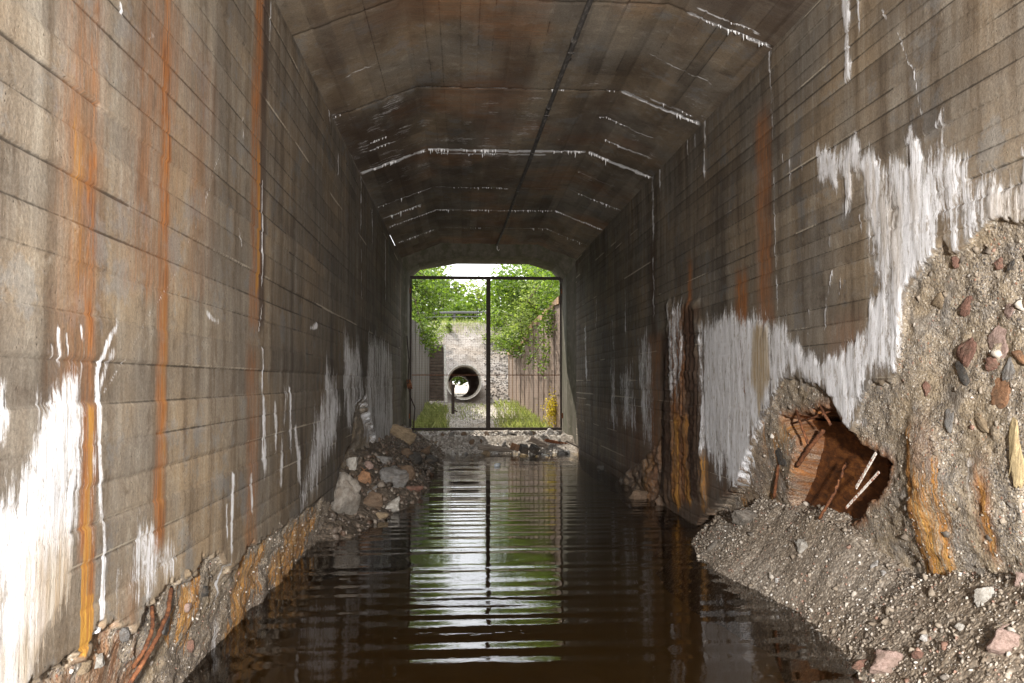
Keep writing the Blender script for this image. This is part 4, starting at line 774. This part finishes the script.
# cable and box on the left jamb
t = thing('junction_box', 'dark rusty box with a dangling cable on the left jamb of the far mouth', 'junction box', (0, 0, 0))
p = onY(410, 385, 18.6); mb = MB(); mb.tube([p + np.array([-.06, 0, -.02]), p + np.array([.04, 0, 0])], [.07, .09], 8); mb.box(tuple(p + np.array([-.03, 0, .09])), (.08, .08, .06)); mb.obj('box_body', M_RUST, t, bevel=.004)
q_ = [onY(a, b, 18.55) for a, b in [(407, 336), (409, 360), (408, 384), (411, 398), (415, 408), (414, 420), (413, 432)]]; mb = MB(); mb.tube(q_, .014, 6); mb.obj('cable', M_BLACK, t, True)

# ------------------------------------------------------------------ beyond the gate: embankment, culvert, walls
PA = onY(464, 382, 26.0); PB = onY(458.5, 386.5, 39.6); PD = (PB - PA); PR = .535
def embz(x, y):
    n = fbm(x * .9, y * .9, 4, 6.) - .5; b = .80 + 0 * x
    up = np.clip((y - 25.7) / 5.6, 0, 1); dn = np.clip((40.2 - y) / 5.2, 0, 1); k = np.minimum(up, dn)
    top = 3.72 + .012 * (x + 2) + .0 * x
    z = b + (top - b) * k - .06 + .55 * n * ss(0, .1, k) * ss(1.0, .9, k) + .05 * n
    return z
ex_ = axis(-90, 90, -3.2, 5.0, .10, 1.08); eyy = axis(25.4, 40.5, 25.5, 40.4, .10)
EX, EY = np.meshgrid(ex_, eyy, indexing='ij'); EZ = embz(EX, EY)
tt = (EY - PA[1]) / PD[1]; cxp = PA[0] + PD[0] * tt; czp = PA[2] + PD[2] * tt; inside = (np.hypot(EX - cxp, EZ - czp) < PR + .03)
kf = ~(inside[:-1, :-1] & inside[1:, :-1] & inside[:-1, 1:] & inside[1:, 1:]); EZ2 = EZ.copy()
link('embankment', np_mesh('embankment', np.stack([EX, EY, EZ2], -1).reshape(-1, 3), grid_faces(len(ex_), len(eyy), keep=kf)), M_EMB, kind='structure')
r = np.random.default_rng(77); n = 9000; x = r.uniform(-3.0, 4.5, n); y = r.uniform(25.7, 31.8, n); z = embz(x, y); tt = (y - PA[1]) / PD[1]; k = np.hypot(x - PA[0] - PD[0] * tt, z - PA[2] - PD[2] * tt) > PR + .12
scatter_rocks('ballast', np.stack([x, y, z], 1)[k], r.uniform(.008, .03, n)[k] * (1 + 1.6 * (x[k] > .75) * (z[k] < 3.2)), M_BALLAST, seed=3)
n = 2600; x = r.uniform(-1.3, 2.4, n); y = r.uniform(19.8, 26, n); scatter_rocks('pebbles', np.stack([x, y, gz(x, y)], 1), r.uniform(.01, .035, n), M_PALEG, seed=4)
# culvert pipe with bell end and joints
cul = thing('culvert_pipe', 'round concrete culvert running through the gravel embankment', 'culvert', tuple(PA))
def ringtube(a, b, ro, ri, n=40):
    a = Vector(a); b = Vector(b); t = (b - a).normalized(); u = t.cross(Vector((0, 0, 1))).normalized(); v = u.cross(t); V = []
    for p, r_ in ((a, ro), (b, ro), (b, ri), (a, ri)):
        for k in range(n): an = 2 * math.pi * k / n; V.append(p + (u * math.cos(an) + v * math.sin(an)) * r_)
    F = []
    for q in range(4):
        for k in range(n): F.append((q * n + k, q * n + (k + 1) % n, ((q + 1) % 4) * n + (k + 1) % n, ((q + 1) % 4) * n + k))
    return V, F
ud = PD / np.linalg.norm(PD); Lp = np.linalg.norm(PD); segs = 6
for i in range(segs):
    a = ud * (Lp * i / segs); b = ud * (Lp * (i + 1) / segs - .015); mb = MB(); mb.add(*ringtube(a, b, PR, PR - .065)); mb.obj('pipe_section', M_PIPE, cul, smooth=False)
mb = MB(); mb.add(*ringtube(-ud * .05, ud * .04, PR + .012, PR - .022)); mb.obj('pipe_rim', M_PAINT, cul)
# guard rail on top
gr = thing('guard_rail', 'low grey guard rail along the top of the gravel embankment', 'guard rail', (0, 33, 3.8))
def railz(x): return float(embz(np.array(x), np.array(32.4)))
for k in range(-12, 13):
    x = k * 1.5 - .3; mb = MB(); mb.box((x, -.6, railz(x) - 3.8 + .22), (.09, .06, .62)); mb.obj('post', M_STEEL, gr)
for i, dz in enumerate((.30, .46)):
    mb = MB(); P_ = [(x, -.66, railz(x) - 3.8 + dz) for x in np.linspace(-18, 18, 25)]; mb.tube(P_, (.05 if i else .02), 6); mb.obj('rail', M_STEEL, gr)
# right retaining wall, ribbed panels and stepped coping
rw = thing('retaining_wall', 'rust brown panelled retaining wall with stepped orange coping right of the gate', 'wall', (0, 0, 0))
P0 = np.array([2.32, YE + .02]); P1 = onY(509, 380, 26.2)[:2]; zt0 = onY(565, 296, 19.9)[2]; zt1 = onY(509, 346, 26.2)[2]
dv = P1 - P0; Lw = np.linalg.norm(dv); u = dv / Lw; nn = np.array([-u[1], u[0]]); nn = nn if nn[0] < 0 else -nn
def wallbox(mb, s0, s1, z0, z1a, z1b, d0, d1):
    V = []
    for s, zz in ((s0, z1a), (s1, z1b)):
        for d in (d0, d1):
            p = P0 + u * s + nn * d; V += [(p[0], p[1], z0), (p[0], p[1], zz)]
    mb.add(V, [(0, 1, 5, 4), (2, 6, 7, 3), (0, 4, 6, 2), (1, 3, 7, 5), (0, 2, 3, 1), (4, 5, 7, 6)])
ztop = lambda s: zt0 + (zt1 - zt0) * (s / Lw) - (.18 if s > Lw * .62 else 0)
mb = MB(); wallbox(mb, 0, Lw, -.2, ztop(0) - .05, zt1 - .2, -.35, -.04); mb.obj('wall_core', M_WINGL, rw)
NP = 11
for i in range(NP):
    s0 = Lw * i / NP; s1 = Lw * (i + 1) / NP - .003; zz0 = ztop(s0 + .01); zz1 = ztop(s1); nrow = 3
    for j in range(nrow):
        za0 = .1 + (zz1 - .10 - .1) * j / nrow; zb0 = .1 + (zz1 - .10 - .1) * (j + 1) / nrow - .002; mb = MB(); wallbox(mb, s0, s1 - .05, za0, zb0, zb0, -.05, .0 + .003 * ((i * 7 + j * 3) % 4)); mb.obj('panel', M_WINGR, rw)
    mb = MB(); wallbox(mb, s1 - .035, s1 + .001, .1, zz1 - .10, zz1 - .10, -.05, .022); mb.obj('rib', M_COPE if i in (NP - 1, NP - 2) else M_WINGR, rw)
    mb = MB(); wallbox(mb, s0, s1 + .001, zz1 - .10, zz0, zz1, -.36, .05); mb.obj('coping', M_COPE, rw)
# left wing wall, upright boards
lw = thing('wing_wall', 'grey wing wall of upright boards left of the gate', 'wall', (0, 0, 0)); Q0 = np.array([-1.22, YE + .02]); Q1 = onY(429, 380, 25.4)[:2]; dv2 = Q1 - Q0; L2 = np.linalg.norm(dv2); u2 = dv2 / L2; n2 = np.array([u2[1], -u2[0]])
NB = 9
for i in range(NB):
    mb = MB(); V = []; s0 = L2 * i / NB; s1 = L2 * (i + 1) / NB - .012; d1 = .0 + .008 * (i % 3)
    for s in (s0, s1):
        for d in (-.2, d1): p = Q0 + u2 * s + n2 * d; V += [(p[0], p[1], .0), (p[0], p[1], 3.0)]
    mb.add(V, [(0, 1, 5, 4), (2, 6, 7, 3), (0, 4, 6, 2), (1, 3, 7, 5), (0, 2, 3, 1), (4, 5, 7, 6)]); mb.obj('board', M_WINGL, lw)
# slatted panel
sp = thing('slatted_panel', 'tall dark slatted panel with white side frames left of the culvert', 'panel', (0, 0, 0)); a = onY(427.5, 346, 25.5); b = onY(444.5, 401, 25.5); W_ = b[0] - a[0]; H_ = a[2] - b[2]; cxm = (a[0] + b[0]) / 2
ns = 18
for i in range(ns):
    mb = MB(); z = b[2] + H_ * (i + .5) / ns; mb.box((cxm, 25.5, z), (W_ - .06, .05, H_ / ns * .72), (.35, 0, 0)); mb.obj('slat', M_SLAT, sp)
mb = MB(); mb.box((cxm, 25.56, b[2] + H_ / 2), (W_ - .05, .02, H_)); mb.obj('backing', M_SLAT, sp)
for x, dx in ((a[0], 0), (b[0], .05)): mb = MB(); mb.box((x + dx / 2, 25.48, b[2] + H_ / 2), (.065, .09, H_ + .06), (0, dx / H_ * -1, 0)); mb.obj('side_frame', M_PAINT, sp)
mb = MB(); mb.box((cxm, 25.48, b[2] + H_ + .02), (W_ + .04, .08, .03)); mb.obj('top_frame', M_SLAT, sp)
# short post
t = thing('iron_post', 'short dark iron post with side lugs in front of the culvert', 'post', (0, 0, 0)); a = onY(453.2, 386, 23.2); b = onY(452.8, 412, 23.2)
mb = MB(); mb.box(tuple((a + b) / 2), (.085, .07, a[2] - b[2] + .1)); mb.obj('post_shaft', M_BLACK, t, bevel=.006); mb = MB(); mb.box(tuple(b + np.array([.07, -.03, .03])), (.12, .05, .035), (0, .3, 0)); mb.obj('foot_lug', M_BLACK, t); mb = MB(); mb.box(tuple(a + np.array([.06, -.03, -.30])), (.09, .05, .035)); mb.obj('lug', M_BLACK, t); mb = MB(); mb.box(tuple(a + np.array([.03, 0, .0])), (.05, .06, .09)); mb.obj('post_cap', M_BLACK, t)

# ------------------------------------------------------------------ plants
def leaves_mesh(name, C, size, mat, seed, parent=None, up=.3, **pr):
    r = np.random.default_rng(seed); n = len(C); M = rot_mats(n, r); q = np.array([(-.5, 0, 0), (0, -.32, .06), (.5, 0, 0), (0, .32, .06)])
    s = size * r.uniform(.6, 1.3, n); V = np.einsum('nij,kj->nki', M, q) * s[:, None, None] + C[:, None, :]
    V[..., 2] = C[:, None, 2] + (V[..., 2] - C[:, None, 2]) * (1 - up)
    F = np.arange(4 * n).reshape(n, 4); t_ = np.clip(np.repeat(r.random(n), 4), 0, 1); return link(name, np_mesh(name, V.reshape(-1, 3), F, False, {'tone': t_}), mat, parent, **pr)
def tree(name, label, base, H, R, mat, n, leaf, seed, group=None, trunk_r=.12, crown_lo=.3, cat='tree', lean=(0, 0)):
    r = np.random.default_rng(seed); t = thing(name, label, cat, tuple(base), group); mb = MB(); top = np.array([lean[0], lean[1], H * .85])
    tp = [np.array([0, 0, -.3])] + [top * f + r.normal(size=3) * [.06, .06, 0] * H * .1 for f in (.2, .45, .7, 1.0)]; mb.tube(tp, [trunk_r, trunk_r * .85, trunk_r * .6, trunk_r * .35, trunk_r * .1], 8); mb.obj('trunk', M_BARK, t, True)
    cl = []; mb = MB(); nb = 16
    for i in range(nb):
        f = r.uniform(crown_lo, .95); st_ = top * f; an = r.uniform(0, 2 * math.pi); rad_ = R * (1 - abs(f - .55) * .7) * r.uniform(.5, 1.0); e = st_ + np.array([math.cos(an) * rad_, math.sin(an) * rad_, rad_ * r.uniform(-.05, .5)])
        m_ = (st_ + e) / 2 + np.array([0, 0, .08 * rad_]); mb.tube([st_, m_, e], [trunk_r * .3, trunk_r * .18, .01], 5, False); cl += [(e, R * r.uniform(.22, .42)), (m_, R * r.uniform(.2, .34))]
    for i in range(6): cl.append((top * r.uniform(.7, 1.12) + r.normal(size=3) * R * .15, R * r.uniform(.25, .4)))
    mb.obj('limbs', M_BARK, t, True); C = []
    w_ = np.array([c[1] ** 2 for c in cl]); w_ = w_ / w_.sum()
    for (c, rc), k in zip(cl, r.multinomial(n, w_)):
        d = r.normal(size=(k, 3)); d /= np.linalg.norm(d, axis=1)[:, None]; d *= (rc * r.random((k, 1)) ** .45); d[:, 2] *= .75; C.append(c + d)
    leaves_mesh('crown', np.concatenate(C), leaf, mat, seed + 1, t, kind='stuff'); return t
def leafz(x, y): return float(gz(np.array(x), np.array(y))) if y < 25.6 or y > 40.4 else float(embz(np.array(x), np.array(y)))
bt = [(-9, 46, 11, 4.2, L_PALE), (-5.0, 45, 9.0, 3.6, L_MID), (-1.9, 47, 7.9, 3.0, L_PALE), (.9, 49, 6.9, 3.0, L_PALE), (3.6, 47, 7.6, 2.7, L_PALE), (6.4, 45, 9.5, 3.6, L_MID), (10.5, 47, 12, 4.5, L_PALE), (15, 48, 11, 4.5, L_MID), (-14, 47, 12, 5, L_MID), (20, 50, 13, 5, L_PALE), (-20, 50, 12, 5, L_PALE), (2.3, 43.5, 5.6, 2.2, L_MID), (-.6, 43.5, 5.2, 2.1, L_MID)]
for i, (x, y, H, R, m_) in enumerate(bt):
    lb = {2: 'pale round-crowned tree behind the embankment left of the sky gap', 3: 'low pale tree behind the embankment right under the sky gap', 4: 'pale tree behind the embankment just right of the gate post', 11: 'low green bush tree directly behind the guard rail right of the post', 12: 'low green bush tree directly behind the guard rail above the culvert'}.get(i)
    tree('leafy_tree', lb or 'leafy tree in the row far behind the embankment', (x, y, leafz(x, y)), H, R, m_, 7500 if abs(x) < 8 else 2500, .24 if abs(x) < 8 else .34, 300 + i, None if lb else 'trees far behind the embankment', crown_lo=.15)
tree('leafy_tree', 'dark green tree hanging in from the left just beyond the gate', (-2.2, 23.6, .35), 5.0, 1.8, L_MID, 14000, .11, 401, trunk_r=.09, crown_lo=.42, lean=(.4, .2))
tree('leafy_tree', 'taller green tree at the upper left behind the hanging one', (-3.0, 28.5, 1.6), 5.0, 2.1, L_MID, 9000, .14, 402, crown_lo=.25)
tree('leafy_tree', 'bright green tree spilling over the right retaining wall', (2.9, 24.4, .6), 4.7, 1.9, L_MID, 15000, .11, 403, trunk_r=.09, crown_lo=.42, lean=(-.5, .3))
tree('leafy_tree', 'full green tree on the slope right of the centre post', (3.2, 30.5, 3.0), 3.3, 1.9, L_PALE, 10000, .14, 404, crown_lo=.12)
tree('shrub', 'low bright shrub on the embankment shoulder right of the centre post', (1.5, 29.6, 2.5), 1.6, .9, L_PALE, 3600, .10, 405, cat='shrub', trunk_r=.03, crown_lo=.05)
# hanging sprays
def spray(pts, n, spread, leaf, mat, label, seed, name='hanging_branch'):
    t = thing(name, label, 'branch', (0, 0, 0)); P_ = [onY(*q) for q in pts]; mb = MB(); mb.tube(P_, [.02 - .015 * i / len(P_) for i in range(len(P_))], 5); mb.obj('stem', M_BARK, t, True); r = np.random.default_rng(seed); C = []
    for _ in range(n):
        i = r.integers(0, len(P_) - 1); f = r.random(); C.append(P_[i] * (1 - f) + P_[i + 1] * f + r.normal(size=3) * spread)
    leaves_mesh('leaves', np.array(C), leaf, mat, seed, t, kind='stuff')
spray([(575, 300, 21.5), (555, 320, 21.6), (540, 345, 21.6), (528, 365, 21.5)], 420, .13, .085, L_MID, 'leafy branch hanging low in front of the right retaining wall', 61)
spray([(575, 285, 20.6), (562, 300, 20.6), (552, 318, 20.7), (546, 335, 20.7)], 1300, .20, .09, L_MID, 'dense leafy branch draped over the near end of the retaining wall', 66)
spray([(540, 285, 22.5), (528, 300, 22.5), (520, 318, 22.7), (522, 335, 22.7)], 1100, .20, .09, L_PALE, 'pale leafy branch draped over the middle of the retaining wall', 67)
spray([(575, 330, 21), (560, 340, 21), (548, 352, 21), (541, 372, 21)], 380, .12, .08, L_MID, 'second leafy branch hanging near the right jamb', 62)
spray([(400, 290, 21), (415, 300, 21), (420, 320, 21.2), (424, 334, 21.3)], 380, .14, .085, L_MID, 'leafy branch hanging beside the left jamb', 63)
spray([(575, 262, 21), (560, 275, 21), (548, 290, 21.2), (545, 302, 21.3)], 900, .19, .085, L_MID, 'upper leafy branch crossing the top right corner of the gate', 64)
spray([(400, 262, 21), (418, 272, 21), (432, 280, 21.2)], 380, .16, .085, L_MID, 'upper leafy branch crossing the top left corner of the gate', 65)
r = np.random.default_rng(9)
def grass(px0, px1, Ylo, Yhi, n, hgt, name='grass', seed=1, mat=None):
    r = np.random.default_rng(seed); V = []; y = r.uniform(Ylo, Yhi, n); f = r.beta(2.2, 2.2, n); x = np.array([onY(px0 + (px1 - px0) * a, 400, b)[0] for a, b in zip(f, y)]); z = gz(x, y); h = hgt * r.uniform(.4, 1.2, n); a = r.uniform(0, 6.28, n); w_ = .006 * r.uniform(.7, 1.5, n); lx_ = r.normal(size=n) * .35 * h; ly_ = r.normal(size=n) * .35 * h
    V = np.stack([np.stack([x - w_ * np.cos(a), y - w_ * np.sin(a), z], 1), np.stack([x + w_ * np.cos(a), y + w_ * np.sin(a), z], 1), np.stack([x + lx_ * .4 + w_, y + ly_ * .4, z + h * .6], 1), np.stack([x + lx_, y + ly_, z + h], 1)], 1).reshape(-1, 3)
    o = link(name, np_mesh(name, V, np.arange(4 * n).reshape(n, 4), False, {'tone': np.repeat(r.random(n), 4)}), mat or L_GRASS, kind='stuff')
grass(408, 450, 20.0, 24.5, 2400, .24, seed=1); grass(492, 560, 20.4, 25.5, 2400, .21, seed=2); grass(425, 500, 22.5, 25.6, 500, .10, seed=3)
r = np.random.default_rng(19); n = 2600; x = r.uniform(-2.2, 3.5, n); y = 31.2 + r.normal(size=n) * .35; z = embz(x, y); h = r.uniform(.08, .26, n) * (.4 + .9 * fbm(x * 2, y * 0, 3)); a = r.uniform(0, 6.28, n); k = .007
V = np.stack([np.stack([x - k * np.cos(a), y - k * np.sin(a), z], 1), np.stack([x + k * np.cos(a), y + k * np.sin(a), z], 1), np.stack([x + r.normal(size=n) * .04, y, z + h], 1)], 1).reshape(-1, 3)
link('grass', np_mesh('grass', V, np.arange(3 * n).reshape(n, 3), False, {'tone': np.repeat(r.random(n), 3)}), L_GRASS, kind='stuff')
for i, (px, py, Y, sz) in enumerate([(447, 331, 30.6, .35), (436, 337, 29.4, .5), (500, 346, 28.4, .45)]):
    tree('weed', ['small weed clump under the guard rail left of centre', 'leafy weed on the left shoulder of the embankment', 'green weed on the dark stones right of the centre post'][i], tuple(onY(px, py, Y) - np.array([0, 0, sz * .4])), sz * 1.3, sz * .8, L_PALE, 700, .07, 500 + i, cat='weed', trunk_r=.012, crown_lo=.05)
n = 1500; C = np.array([onY(557, 409, 20.5)] * n) + r.normal(size=(n, 3)) * [.13, .12, .17]; C[:, 2] = np.maximum(C[:, 2], .42); t = thing('yellow_shrub', 'small bright yellow shrub by the right jamb of the gate', 'shrub', (0, 0, 0)); leaves_mesh('leaves', C, .07, L_YEL, 5, t, kind='stuff'); mb = MB()
for k in range(5): mb.tube([onY(558, 424, 20.6), onY(551 + 3 * k, 404, 20.6)], [.012, .004], 5)
mb.obj('stem', M_BARK, t)
